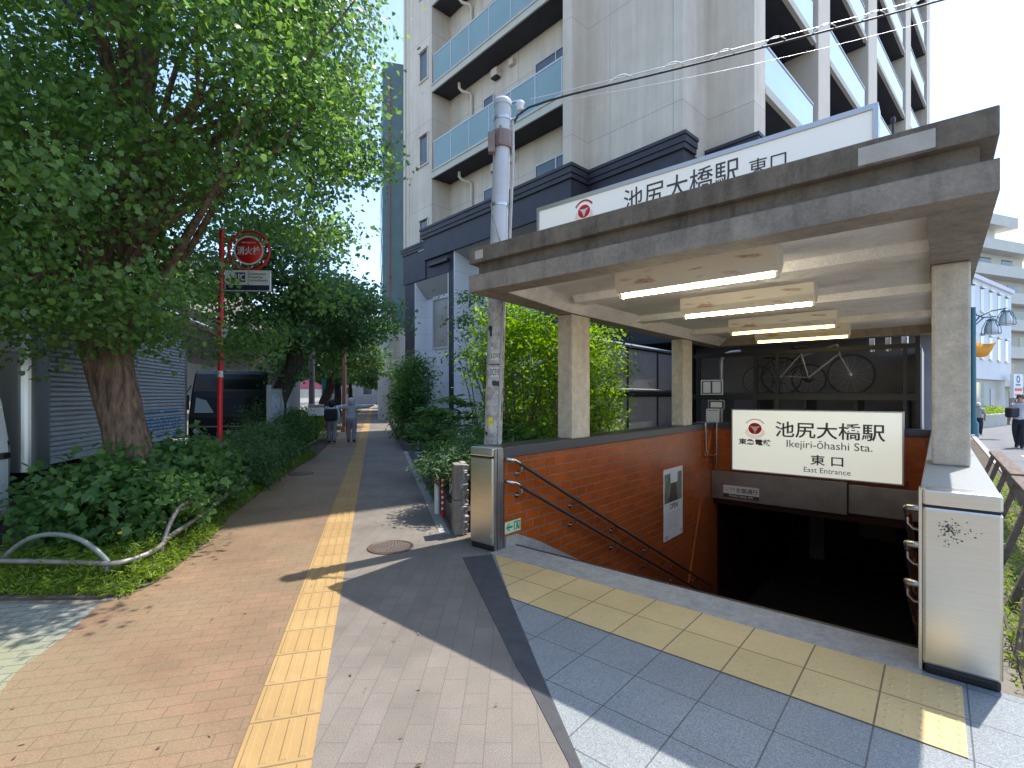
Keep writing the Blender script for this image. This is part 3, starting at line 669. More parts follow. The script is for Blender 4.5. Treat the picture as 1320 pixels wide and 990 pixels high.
for k, z in enumerate([FL[0] - 3.62] + FL[:7]):
    if k == 0: zz = z + 1.35
    # wing window with a deep reveal
    mb = MB(); z0 = z + .78; z1 = z + 2.02
    if k > 0 or True:
        mb.box(1.22, 1.84, -.004, .0, z0, z1, 0); mb.box(1.20, 1.27, -.05, .003, z0, z1, 1); mb.box(1.20, 1.90, -.10, .003, z1, z1 + .06, 1); mb.box(1.84, 1.89, -.05, .003, z0, z1, 1); mb.box(1.18, 1.9, -.07, .003, z0 - .05, z0, 1)
        if z1 > 8.6: o = mb.build('window', [M['win'], M['wall_beige']], bd)
    # recessed wall: door-height window left, big window right, vents
    if z + 2.3 > 9.3:
        zb = max(z + .12, 8.45)
        win(4.42, 5.06, zb, z + 2.69, .93)
        win(7.30, 9.30, zb, z + 2.69, .93, div=2, mat='win_blind' if k in (2, 5) else 'win')
        mb = MB(); mb.box(5.12, 5.46, .70, .94, z + 3.14, z + 3.44); mb.box(5.14, 5.44, .69, .9, z + 3.08, z + 3.14, 1); mb.build('vent_hood', [M['wall_beige'], M['black']], bd); mb = MB(); mb.box(6.03, 6.27, .78, .94, z + 3.2, z + 3.42); mb.build('vent_hood', M['wall_beige'], bd)
    mb = MB(); mb.tube([(3.45, .45, z + 3.62), (3.45, .45, z + 3.42), (3.50, .55, z + 3.30), (3.72, .80, z + 3.22), (3.72, .86, z + 3.1), (3.72, .86, max(z + .1, 8.4))], .06, 10); mb.build('drainpipe', M['wall_beige'], bd)
def balconyA(z):
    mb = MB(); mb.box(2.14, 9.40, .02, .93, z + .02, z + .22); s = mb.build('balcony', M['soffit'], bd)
    mb = MB(); mb.box(2.13, 9.405, -.03, .03, z, z + .13); mb.box(2.13, 9.405, -.005, .06, z + .13, z + .27); mb.box(2.13, 9.405, -.04, .0, z + .27, z + .33); mb.build('slab_edge', M['slab'], s)
    mb = MB(); mb.box(2.32, 9.40, .0, .012, z + .36, z + 1.46); mb.build('glass_panel', M['glass_teal'], s)
    mb = MB(); mb.box(2.30, 9.405, -.014, .03, z + 1.46, z + 1.52); mb.box(2.30, 9.405, -.01, .024, z + .33, z + .365)
    for x in np.linspace(2.30, 9.36, 7): mb.box(x, x + .045, -.016, -.001, z + .36, z + 1.47)
    mb.build('railing', M['frame'], s)
for z in FL: balconyA(z)
BAYS = [(3.09, 7.97), (9.35, 15.25), (16.93, 24.11), (25.69, 31.6)]
for (b0, b1) in BAYS:
    for z in [FL[0] - .55 - 0] + [q - .55 for q in FL[1:7]]:
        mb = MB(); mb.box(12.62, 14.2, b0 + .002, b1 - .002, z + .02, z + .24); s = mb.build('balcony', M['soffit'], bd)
        mb = MB(); mb.box(14.17, 14.30, b0 + .001, b1 - .3, z, z + .14); mb.box(14.15, 14.27, b0 + .001, b1 - .3, z + .14, z + .32); mb.build('slab_edge', M['slab'], s)
        mb = MB(); mb.box(14.20, 14.212, b0 + .02, b1 - .35, z + .36, z + 1.50); mb.build('glass_panel', M['glass_blue'], s)
        mb = MB(); mb.box(14.185, 14.235, b0 + .01, b1 - .32, z + 1.50, z + 1.56)
        nn = max(4, int((b1 - b0) / 1.0))
        for y in np.linspace(b0 + .01, b1 - .36, nn): mb.box(14.19, 14.199, y, y + .03, z + .33, z + 1.5)
        mb.build('railing', M['frame'], s)
# panelled plinth cladding beyond the second column: grey panels in dark frames
pf = thing('panel_fence', 'grey panel fence with dark frames and pipe rails behind the left columns', 'fence', S(-1.2, 0, 0), SANG)
mb = MB()
for (v0, v1) in ((3.9, 5.32), (5.38, 6.75), (6.81, 8.2)): mb.box(-.02, .02, v0, v1, .1, 1.68); mb.box(-.02, .02, v0, v1, 1.86, 2.68)
mb.build('panel', mk('fence_panel', (.20, .20, .215), (.25, .25, .265), 3, .5), pf)
mb = MB()
for v in (3.87, 5.32, 6.75, 8.2): mb.box(-.035, .035, v, v + .06, 0, 2.75)
mb.box(-.03, .03, 3.9, 8.2, 1.68, 1.74); mb.build('post', M['black'], pf)
mb = MB(); mb.tube([(.06, 3.9, 1.82), (.06, 8.2, 1.82)], .035, 8); mb.tube([(.06, 3.9, 2.74), (.06, 8.2, 2.74)], .035, 8); mb.build('rail', M['alu'], pf)
# ------------------------------------------------------------------ two-tier bicycle parking behind the stairs
bk = thing('bicycle_shelter', 'dark fenced bicycle rack shelter with flat roof behind the station sign', 'bicycle shelter', S(0, 0, 0), SANG)
mb = MB(); mb.box(-3.4, 3.9, 7.84, 10.2, 3.02, 3.12); mb.build('roof', M['dark'], bk)
mb = MB(); mb.box(-3.4, 3.6, 9.9, 10.0, 0, 3.02); mb.build('back_wall', mk('shelter_wall', (.20, .195, .22), (.26, .25, .28), 1.5, .8), bk)
mb = MB()
for u in (-.62, .62, 1.05, 3.36): mb.box(u, u + .07, 7.70, 7.78, 0, 2.63 if u < 3 else 3.02)
mb.box(-.70, 3.43, 7.69, 7.79, 2.59, 2.67); mb.box(-.70, 3.43, 7.69, 7.80, 1.62, 1.74); mb.box(3.36, 3.43, 7.8, 9.9, 2.58, 2.64)
mb.box(3.18, 3.24, 7.71, 7.77, 0, 2.6)
mb.build('fence_frame', M['black'], bk)
def meshmat(name, c, scale, open_):
    m, n, l, b = newmat(name); tc = n.new('ShaderNodeTexCoord'); ck = n.new('ShaderNodeTexChecker'); ck.inputs['Scale'].default_value = scale
    mp = n.new('ShaderNodeMapping'); mp.inputs['Rotation'].default_value = (0, R(45), 0); l.new(tc.outputs['Object'], mp.inputs[0]); l.new(mp.outputs[0], ck.inputs['Vector'])
    b.inputs['Base Color'].default_value = (*c, 1); b.inputs['Roughness'].default_value = .5
    v = n.new('ShaderNodeTexVoronoi'); v.inputs['Scale'].default_value = scale; v.inputs['Randomness'].default_value = 0.; l.new(mp.outputs[0], v.inputs['Vector'])
    g = n.new('ShaderNodeMath'); g.operation = 'GREATER_THAN'; g.inputs[1].default_value = open_; l.new(v.outputs['Distance'], g.inputs[0]); l.new(g.outputs[0], b.inputs['Alpha']); return m
M['mesh'] = meshmat('perforated_mesh', (.03, .03, .034), 30, .60)
mb = MB(); mb.box(-.55, .62, 7.735, 7.740, 1.0, 2.58); mb.build('mesh_panel', meshmat('perforated_mesh_pale', (.10, .10, .11), 34, .50), bk)
mb = MB(); mb.box(.69, 3.36, 7.735, 7.740, 1.0, 2.58); mb.build('mesh_panel', M['mesh'], bk)
mb = MB()
for v in (8.05, 9.2): mb.box(-.4, 3.3, v, v + .06, 1.70, 1.78)
for u in (-.3, .6, 1.5, 2.4, 3.2): mb.box(u, u + .06, 8.05, 9.25, 0, 1.72)
mb.build('rack_rail', M['dark'], bk)
mb = MB(); mb.box(3.43, 3.45, 7.80, 9.88, .2, 2.6); mb.build('side_panel', mk('side_panel', (.35, .36, .37), (.42, .43, .44), 1, .4), bk)
for u, r_ in ((2.70, .05), (2.95, .05), (3.2, .06)):
    pp = MB(); pp.tube([(u, 7.86, 2.55), (u, 7.86, 2.92), (u + .05, 7.92, 3.0), (u + .05, 8.2, 3.01)], r_, 10); pp.build('downpipe', M['alu'], bk)
pp = MB(); pp.tube([(-.12, 7.88, 1.0), (-.12, 7.88, 2.5), (-.06, 7.88, 2.64), (.1, 7.9, 2.70), (.3, 7.9, 2.70)], .05, 10)
pp.build('downpipe', M['alu'], bk)
def wheel(mb_t, mb_s, c, r):
    for k in range(32):
        pass
    pts = [(c[0] + r * math.cos(2 * PI * k / 28), c[1], c[2] + r * math.sin(2 * PI * k / 28)) for k in range(29)]
    mb_t.tube(pts, .018 * r / .33, 7, caps=False)
    for k in range(14):
        a = 2 * PI * k / 14; mb_s.tube([(c[0], c[1], c[2]), (c[0] + r * .96 * math.cos(a), c[1], c[2] + r * .96 * math.sin(a))], .0022, 4, caps=False)
    mb_s.tube([(c[0], c[1] - .05, c[2]), (c[0], c[1] + .05, c[2])], .022, 8)
def bicycle(label, loc, rz, s=1.0, fm='alu', group=None, basket=False):
    t = thing('bicycle', label, 'bicycle', loc, rz, group); r = .335 * s; L = 1.06 * s
    for nm, x in (('wheel', 0), ('wheel', L)):
        a = MB(); b2 = MB(); wheel(a, b2, (x, 0, r), r); o = a.build(nm, M['black'], t); b2.build('spokes', M['alu'], o)
    cr = (.43 * s, 0, .29 * s); seat = (.30 * s, 0, .80 * s); hd = (.86 * s, 0, .86 * s); hd2 = (.90 * s, 0, .70 * s)
    f = MB(); T = lambda a, b2, q: f.tube([a, b2], q * s, 8)
    T(cr, seat, .016); T((.33 * s, 0, .68 * s), hd, .016); T(cr, hd2, .02); T(hd, hd2, .02)
    for y in (-.05, .05): f.tube([(0, y * s, r), (.40 * s, y * s * .5, .29 * s)], .009 * s, 6); f.tube([(0, y * s, r), (.315 * s, y * s * .3, .72 * s)], .008 * s, 6); f.tube([(.895 * s, y * s * .9, .69 * s), (L, y * s, r)], .012 * s, 6)
    f.build('frame', M[fm], t)
    h = MB(); h.tube([hd, (.84 * s, 0, 1.0 * s)], .014 * s, 8); h.tube([(.70 * s, -.28 * s, 1.0 * s), (.84 * s, -.2 * s, 1.02 * s), (.86 * s, 0, 1.0 * s), (.84 * s, .2 * s, 1.02 * s), (.70 * s, .28 * s, 1.0 * s)], .012 * s, 8); h.build('handlebar', M['rail_dark'], t)
    q = MB(); q.prism([(.16 * s, -.09 * s), (.22 * s, -.10 * s), (.44 * s, -.02 * s), (.44 * s, .02 * s), (.22 * s, .10 * s), (.16 * s, .09 * s)], .83 * s, .88 * s); q.build('saddle', M['black'], t, bevel=.015)
    c = MB(); c.lathe([(.0, -.012), (.09 * s, -.012), (.09 * s, .012), (0, .012)], 18, cr, 'y'); c.bar((cr[0], .05, cr[2]), (cr[0] + .16 * s, .07, cr[2] - .05 * s), .02, .02); c.bar((cr[0], -.05, cr[2]), (cr[0] - .16 * s, -.07, cr[2] + .05 * s), .02, .02); c.build('crank', M['rail_dark'], t)
    return t
bicycle('silver framed bicycle on the upper tier of the rack, above the station sign', S(1.05, 8.25, 1.74), SANG, 1.2, 'steel_dark', 'bicycles in the rack')
bicycle('dark bicycle parked further back on the upper tier of the rack', S(.4, 8.9, 1.74), SANG, 1.0, 'rail_dark', 'bicycles in the rack')
bicycle('dark bicycle on the lower tier of the rack behind the station sign', S(1.5, 8.3, .02), SANG, 1.0, 'rail_dark', 'bicycles in the rack')
# notices on the fence
def notice(label, u, z, w, h, inner):
    t = thing('notice', label, 'notice', S(u, 7.68, z), SANG, 'notices on the bicycle shelter fence')
    mb = MB(); mb.box(-w / 2, w / 2, 0, .006, -h / 2, h / 2); mb.build('sheet', M['white'], t)
    mb = MB()
    for b in inner: mb.box(b[0] * w / 2, b[1] * w / 2, -.002, .0, b[2] * h / 2, b[3] * h / 2)
    mb.build('print', M['ink'], t)
notice('framed notice with two white sheets on the dark bicycle fence', -.27, 1.90, .50, .34, [(-.9, -.78, -.75, .75), (-.1, .06, -.75, .75), (.8, .9, -.75, .75), (-.9, .9, -.88, -.75), (-.9, .9, .76, .86)])
notice('small black bordered notice below the framed one on the bicycle fence', -.17, 1.50, .36, .20, [(-.95, -.7, -.9, .9), (.7, .95, -.9, .9), (-.7, .7, .6, .9), (-.7, .7, -.9, -.6)])
notice('plain white mesh-backed sheet low on the bicycle fence', -.25, 1.22, .30, .36, [(-.8, .8, .78, .84)])
# ------------------------------------------------------------------ utility pole with stickers, wire
POL = [Vector((-.262, 6.0, 0)), Vector((-.108, 6.0, 5.28))]
up_ = thing('utility_pole', 'slim leaning concrete pole covered with stickers beside the station entrance', 'utility pole', (0, 0, 0))
prad = lambda z: .108 - .004 * z / 5.28
pc = lambda z: POL[0].lerp(POL[1], z / 5.28)
M['pole_bot'] = mk('pole_stickered', (.52, .49, .46), (.30, .28, .26), 14, .8, 0, .3, 60, p=(.42, .62))
M['pole_top'] = mk('pole_paint', (.56, .55, .57), (.50, .49, .50), 5, .45)
mb = MB(); mb.tube([pc(z) for z in (-.1, 1, 2, 2.95)], [prad(z) for z in (-.1, 1, 2, 2.95)], 24); mb.build('lower_shaft', M['pole_bot'], up_)
mb = MB(); mb.tube([pc(z) for z in (2.95, 4, 5.2)], [prad(z) - .002 for z in (2.95, 4, 5.2)], 24); mb.lathe([(.108, 0), (.112, .05), (.09, .08), (0, .085)], 24, pc(5.2)); mb.build('upper_shaft', M['pole_top'], up_)
mb = MB()
for z in (5.02, 3.98): mb.lathe([(.110, 0), (.112, .02), (.110, .035)], 24, pc(z))
mb.build('strap', M['alu'], up_)
M['rust'] = mk('brown_bracket', (.27, .19, .17), (.22, .15, .13), 8, .7)
mb = MB(); c = pc(4.78); mb.lathe([(.112, -.10), (.128, -.10), (.128, .10), (.112, .10)], 20, c); mb.box(c.x - .16, c.x - .08, 5.84, 5.92, 4.58, 4.82); mb.box(c.x - .03, c.x + .0, 5.85, 5.9, 4.68, 4.90); mb.build('clamp_bracket', M['rust'], up_, bevel=.004)
mb = MB(); mb.tube([pc(5.0) + Vector((.125, -.03, 0)), pc(4.6) + Vector((.14, -.03, 0)), pc(3.6) + Vector((.13, -.04, 0)), pc(3.2) + Vector((.10, -.06, 0)), pc(2.3) + Vector((.07, -.09, 0)), pc(.2) + Vector((.07, -.09, 0))], .018, 8)
mb.tube([pc(3.9) + Vector((-.09, -.07, 0)), pc(3.6) + Vector((.0, -.118, 0)), pc(3.35) + Vector((.10, -.075, 0))], .008, 6); mb.build('cable_conduit', M['conc_grey'], up_)
mb = MB()
ci = pc(5.2) + Vector((.21, -.02, .0)); mb.lathe([(0, -.06), (.03, -.06), (.045, -.03), (.03, -.01), (.05, .01), (.05, .04), (0, .06)], 14, ci); mb.build('insulator', M['white'], up_)
mb = MB(); mb.bar(pc(5.23), ci + Vector((.02, 0, .07)), .02, .02); mb.tube([pc(5.05) + Vector((.1, 0, 0)), pc(5.1) + Vector((.18, 0, -.03)), ci + Vector((0, 0, -.06))], .01, 6); mb.build('insulator_arm', M['alu'], up_)
def wrap(z, ang, w, h, mat, txt=None, tmat=None, name='sticker', fill=None):
    c = pc(z); r = prad(z) + .0018; n = 6
    vs = []; 
    for j in (0, 1):
        for i in range(n + 1):
            a = ang + (i / n - .5) * w / r; zz = z + (j - .5) * h; cc = pc(zz)
            vs.append((cc.x + r * math.sin(a), cc.y - r * math.cos(a), zz))
    o = None
    mb = MB(); mb.add(vs, [(i, i + 1, n + 2 + i, n + 1 + i) for i in range(n)], True)
    o = mb.build(name, mat, up_)
    if txt:
        def wf(co):
            a = ang + co.x / r; zz = z + co.y; cc = pc(zz); q = r + .0012 + co.z * .2
            return Vector((cc.x + q * math.sin(a), cc.y - q * math.cos(a), zz))
        text('lettering', txt, h * .8, tmat or M['ink'], o, (0, 0, 0), (0, 0, 0), fit=w * .88, height=h * .62, warp=wf, extrude=0, bold=.001)
st_w = mk('sticker_white', (.62, .60, .57), (.52, .50, .47), 20, .6); st_y = mk('sticker_yellow', (.72, .60, .03), None, rough=.6); st_k = mk('sticker_black', (.03, .03, .03), None, rough=.6)
st_g = mk('sticker_grey', (.42, .41, .42), (.34, .33, .33), 30, .6); st_r = mk('sticker_red', (.55, .05, .10), None, rough=.6); st_b = mk('sticker_blue', (.18, .20, .45), None, rough=.6)
wrap(2.18, .05, .125, .10, st_w, 'LOVE'); wrap(1.985, .0, .135, .12, st_w, 'DCEVE')
wrap(2.075, .0, .165, .012, st_k)
rs = random.Random(11)
for k in range(44):
    z = rs.uniform(1.1, 2.75); a = rs.uniform(-1.2, 1.2)
    if 1.88 < z < 2.26 and abs(a) < .9: continue
    wrap(z, a, rs.uniform(.02, .075), rs.uniform(.018, .09), rs.choice([st_w, st_w, st_g, st_g, st_k]))
wrap(1.42, -.35, .06, .055, st_y); wrap(1.35, -.28, .06, .055, st_y); wrap(1.45, .95, .05, .06, st_r); wrap(1.33, .7, .07, .02, st_b)
for z, a in ((2.5, 1.0), (2.4, 1.05), (1.55, 1.0)): wrap(z, a, .03, .09, st_k)
# overhead cable bundle from the pole to beyond the right edge
ow = thing('overhead_wire', 'black overhead cable bundle with white spiral loops running up to the right from the pole', 'cable', (0, 0, 0))
A_ = Vector((.12, 5.98, 5.2)); B_ = Vector((10.5, 6.55, 8.35))
wp = lambda t, s=.30: A_.lerp(B_, t) - Vector((0, 0, s * 4 * t * (1 - t) * .35))
mb = MB(); mb.tube([Vector((.0, 6, 4.95)), Vector((.07, 5.97, 5.08)), Vector((.2, 5.98, 5.18)), Vector((.45, 5.99, 5.27))] + [wp(t) for t in np.linspace(.06, 1, 30)], .013, 6); mb.build('cable', M['black'], ow)
mb = MB(); mb.tube([wp(t, .22) + Vector((0, 0, .05)) for t in np.linspace(.01, 1, 30)], .005, 5); mb.tube([wp(t, .9) + Vector((0, .02, .0)) for t in np.linspace(.04, 1, 30)], .003, 4); mb.build('messenger_wire', M['alu'], ow)
for t0 in np.arange(.10, 1, .062):
    mb = MB(); mb.tube([wp(t0 + .03 * q) + Vector((0, -.03 * math.sin(q * PI), .012 + .055 * math.sin(q * PI) + .02 * q)) for q in np.linspace(0, 1, 7)], .007, 5); mb.build('spiral_tie', M['white'], ow)

# ------------------------------------------------------------------ stone post, striped marker, planters on the walk side
M['rough_stone'] = mk('rough_stone', (.30, .27, .25), (.44, .40, .37), 16, .95, 0, 1.0, 28)
mb = MB(); mb.box(-.085, .0, 0, .16, 0, .42); mb.box(-.085, .0, 0, .16, .425, .865); o = mb.build('smooth_face', M['conc_grey'], None)
COL.objects.unlink(o); bpy.data.objects.remove(o)
sp_ = thing('stone_post', 'short rough stone gatepost left of the steel pillar', 'stone post', (-.70, 6.02, 0), WANG)
mb = MB(); mb.box(0, .10, 0, .22, 0, .425); mb.box(0, .10, 0, .22, .43, .865); mb.build('smooth_block', M['conc_band'], sp_, bevel=.01)
mb = MB(); rr = random.Random(5)
for k in range(90):
    z = rr.uniform(.03, .84); y = rr.uniform(-.01, .2); s = rr.uniform(.018, .035)
    mb.obox((.115 + rr.uniform(0, .03), y, z), (s, s * .4, 0), (-s * .4, s, s * .2), (0, -s * .2, s))
mb.box(.10, .13, 0, .2, .0, .86); mb.build('split_face', M['rough_stone'], sp_, bevel=.006)
sm = thing('striped_marker_post', 'thin red and white striped marker post behind the stone post', 'marker post', (-.98, 7.0, 0))
mb = MB(); mb.tube([(0, 0, 0), (0, 0, .62)], .020, 12); mb.build('post', M['red'], sm)
mb = MB()
for z in (.10, .18, .26, .34, .42, .50, .575): mb.lathe([(.0212, z), (.0212, z + .03)], 12)
mb.build('white_band', M['white'], sm)
wl2 = thing('pipe_rail', 'low white pipe rail under the ferns behind the stone post', 'railing', (-.98, 7.15, 0))
mb = MB(); mb.tube([(-.1, 0, 0), (-.1, 0, .74), (-.05, .05, .80), (.5, .15, .80), (.55, .2, .74), (.55, .2, 0)], .04, 10); mb.tube([(.1, .08, 0), (.1, .08, .78)], .035, 10); mb.build('pipe', M['white'], wl2)
edgeX = lambda Y: .777 - .27 * Y
pw = thing('planter_wall', 'low dark granite planter wall running along the right edge of the walk', 'planter', (0, 0, 0))
mb = MB(); a = Vector((-.72, 6.16)); b = Vector((-2.02, 10.95)); nn = Vector((.963, .27)).normalized()
mb.prism([a, b, b + nn * .35, a + nn * .35], 0, .27); mb.build('near_wall', M['coping'], pw, bevel=.01)
mb = MB(); a = Vector((edgeX(11.0) + .12, 11.0)); b = Vector((edgeX(14.6) + .12, 14.6)); mb.prism([a, b, b + nn * .14, a + nn * .14], 0, .12); mb.build('kerb', M['coping'], pw, bevel=.01)
mb = MB(); a = Vector((-3.32, 15.2)); b = Vector((edgeX(31), 31)); c = Vector((-1.6, 15.75)); mb.prism([a, b, b + nn * .15, a + nn * .15], 0, .24); mb.prism([a + nn * .151, Vector((-1.2, 15.75)), Vector((-1.24, 15.9)), a + nn * .151 + Vector((-.04, .15))], 0, .238); mb.build('far_wall', M['coping'], pw, bevel=.01)
mb = MB(); mb.prism([Vector((edgeX(11.1) + .3, 11.1)), Vector((edgeX(14.9) + .3, 14.9)), Vector((-1.9, 15.3)), Vector((-.6, 12.2))], 0, .012, cap0=False); tag(mb.build('white_slab_paving', M['conc_grey']), kind='structure')
mb = MB(); a = Vector((edgeX(6.1) - .02, 6.1)); b = Vector((edgeX(15.2), 15.2)); mb.prism([a, b, b + nn * .13, a + nn * .13], 0, .006, cap0=False); tag(mb.build('kerb_strip', M['curb']), kind='structure')
mb = MB(); mb.prism([Vector((-.5, 6.45)), Vector((-1.68, 11.0)), Vector((-.3, 12.0)), Vector((-1.3, 16.0)), Vector((-3.1, 15.6)), Vector((-7.2, 31)), Bw(.1, -.1)[:2], Bw(9.6, -.1)[:2], S(-.42, 6.0)[:2], S(-.42, .6)[:2]], 0, .03, cap0=False); tag(mb.build('planting_soil', M['soil']), kind='structure')

# ------------------------------------------------------------------ vegetation tools
NR = np.random.default_rng(12)
LEAF = {
    'fan': (np.array([(0, 0, 0), (-.42, .42, .05), (-.33, .86, .02), (0, .78, -.04), (.33, .86, .02), (.42, .42, .05)]), [(0, 3, 2, 1), (0, 5, 4, 3)]),
    'oval': (np.array([(0, 0, 0), (-.20, .38, .05), (-.13, .74, .03), (0, 1, -.03), (.13, .74, .03), (.20, .38, .05)]), [(0, 3, 2, 1), (0, 5, 4, 3)]),
    'lance': (np.array([(0, 0, 0), (-.11, .35, .04), (-.09, .7, .0), (0, 1, -.12), (.09, .7, .0), (.11, .35, .04)]), [(0, 3, 2, 1), (0, 5, 4, 3)]),
    'maple': (np.array([(0, 0, 0), (-.5, .3, .03), (-.28, .62, .06), (0, 1, -.06), (.28, .62, .06), (.5, .3, .03)]), [(0, 3, 2, 1), (0, 5, 4, 3)]),
}
def leaf_object(name, pos, nrm, size, shape, mat, parent=None, tilt=.55, droop=None, dirs=None, loc=None):
    # pos (N,3), nrm (N,3) mean leaf normals; builds every leaf as two folded quads
    N = len(pos); base, fcs = LEAF[shape]; k = len(base)
    n = nrm + NR.normal(0, tilt, (N, 3)); n /= np.linalg.norm(n, axis=1, keepdims=True) + 1e-9
    d = NR.normal(0, 1, (N, 3)) if dirs is None else dirs + NR.normal(0, .35, (N, 3))
    if droop is not None: d[:, 2] -= droop
    d -= n * np.sum(d * n, 1, keepdims=True); d /= np.linalg.norm(d, axis=1, keepdims=True) + 1e-9
    x = np.cross(d, n); s = (size * NR.uniform(.5, 1.4, N))[:, None, None]
    P = pos[:, None, :] + s * (x[:, None, :] * base[None, :, 0:1] + d[:, None, :] * base[None, :, 1:2] + n[:, None, :] * base[None, :, 2:3])
    V = P.reshape(-1, 3).astype(np.float32)
    F = (np.arange(N)[:, None, None] * k + np.array(fcs)[None]).reshape(-1).astype(np.int32)
    me = bpy.data.meshes.new(name); nf = N * len(fcs)
    me.vertices.add(len(V)); me.vertices.foreach_set('co', V.ravel())
    me.loops.add(nf * 4); me.loops.foreach_set('vertex_index', F)
    me.polygons.add(nf); me.polygons.foreach_set('loop_start', np.arange(nf, dtype=np.int32) * 4)
    try: me.polygons.foreach_set('loop_total', np.full(nf, 4, dtype=np.int32))
    except Exception: pass
    me.update(); me.validate(); me.materials.append(mat)
    o = bpy.data.objects.new(name, me); COL.objects.link(o); o.parent = parent
    if loc is not None: o.location = loc
    return o
def clumps(c, r, n, shell=.55, zmin=None, seed=0, keep=None):
    g = np.random.default_rng(seed); out = []
    while len(out) < n:
        q = g.normal(0, 1, 3); q /= np.linalg.norm(q); q *= g.uniform(shell ** 3, 1) ** (1 / 3)
        p = np.array(c) + q * np.array(r)
        if zmin is not None and p[2] < zmin: continue
        if keep and not keep(p): continue
        out.append(p)
    return np.array(out)
def spray(cl, per, sig, flat=.5, c=None):
    N = len(cl) * per; g = NR.normal(0, 1, (N, 3)) * sig; g[:, 2] *= flat
    pos = np.repeat(cl, per, 0) + g
    cn = np.array([0, 0, 1.]) + NR.normal(0, .45, (len(cl), 3)); nrm = np.repeat(cn / np.linalg.norm(cn, axis=1, keepdims=True), per, 0)
    if c is not None:
        o = pos - np.array(c); o /= np.linalg.norm(o, axis=1, keepdims=True) + 1e-9; nrm = nrm * .8 + o * .5
    return pos, nrm
def limb_tubes(mb, base, tips, r0, seed=1, bend=.25, seg=7, fork=None):
    g = random.Random(seed)
    for t in tips:
        t = Vector(t); b = Vector(base) if fork is None else Vector(fork[g.randrange(len(fork))])
        m1 = b.lerp(t, .35) + Vector((g.uniform(-bend, bend), g.uniform(-bend, bend), g.uniform(0, bend)))
        m2 = b.lerp(t, .7) + Vector((g.uniform(-bend, bend), g.uniform(-bend, bend), g.uniform(0, bend)))
        mb.tube([b, m1, m2, t], [r0, r0 * .7, r0 * .42, r0 * .12], seg)
def barkmat(name, c1, c2):
    m, n, l, b = newmat(name); tc = n.new('ShaderNodeTexCoord')
    t = noise(n, l, tc.outputs['Object'], 1, 8, .7, stretch=(17, 17, 3)); r = ramp(n, c1, c2, .35, .65); l.new(t.outputs[0], r.inputs[0]); l.new(r.outputs[0], b.inputs['Base Color'])
    b.inputs['Roughness'].default_value = .9; bp = n.new('ShaderNodeBump'); bp.inputs['Strength'].default_value = 1; bp.inputs['Distance'].default_value = .05; l.new(t.outputs[0], bp.inputs['Height']); l.new(bp.outputs[0], b.inputs['Normal']); return m
M['bark'] = barkmat('bark', (.06, .034, .022), (.29, .19, .13)); M['bark_dark'] = barkmat('bark_dark', (.03, .024, .02), (.09, .07, .055))
M['leaf_ginkgo'] = leafmat('leaf_ginkgo', [(.07, .135, .045), (.105, .195, .058), (.155, .265, .07), (.085, .165, .06), (.135, .24, .045)], .55, .36)
M['leaf_dark'] = leafmat('leaf_dark', [(.06, .125, .05), (.085, .165, .06), (.12, .21, .072)], .48)
M['leaf_ivy'] = leafmat('leaf_ivy', [(.075, .16, .055), (.105, .205, .065), (.15, .27, .08), (.08, .165, .06)], .5, .4)
M['leaf_lime'] = leafmat('leaf_lime', [(.10, .19, .02), (.15, .27, .025), (.21, .35, .035), (.08, .16, .02)], .55)
M['leaf_mid'] = leafmat('leaf_mid', [(.05, .12, .03), (.075, .16, .038), (.11, .21, .05)], .42, .35)
M['leaf_grass'] = leafmat('leaf_grass', [(.13, .21, .03), (.18, .27, .04), (.24, .33, .055), (.10, .17, .028)], .45)
M['leaf_fern'] = leafmat('leaf_fern', [(.09, .17, .07), (.14, .23, .10), (.07, .14, .06)], .35)

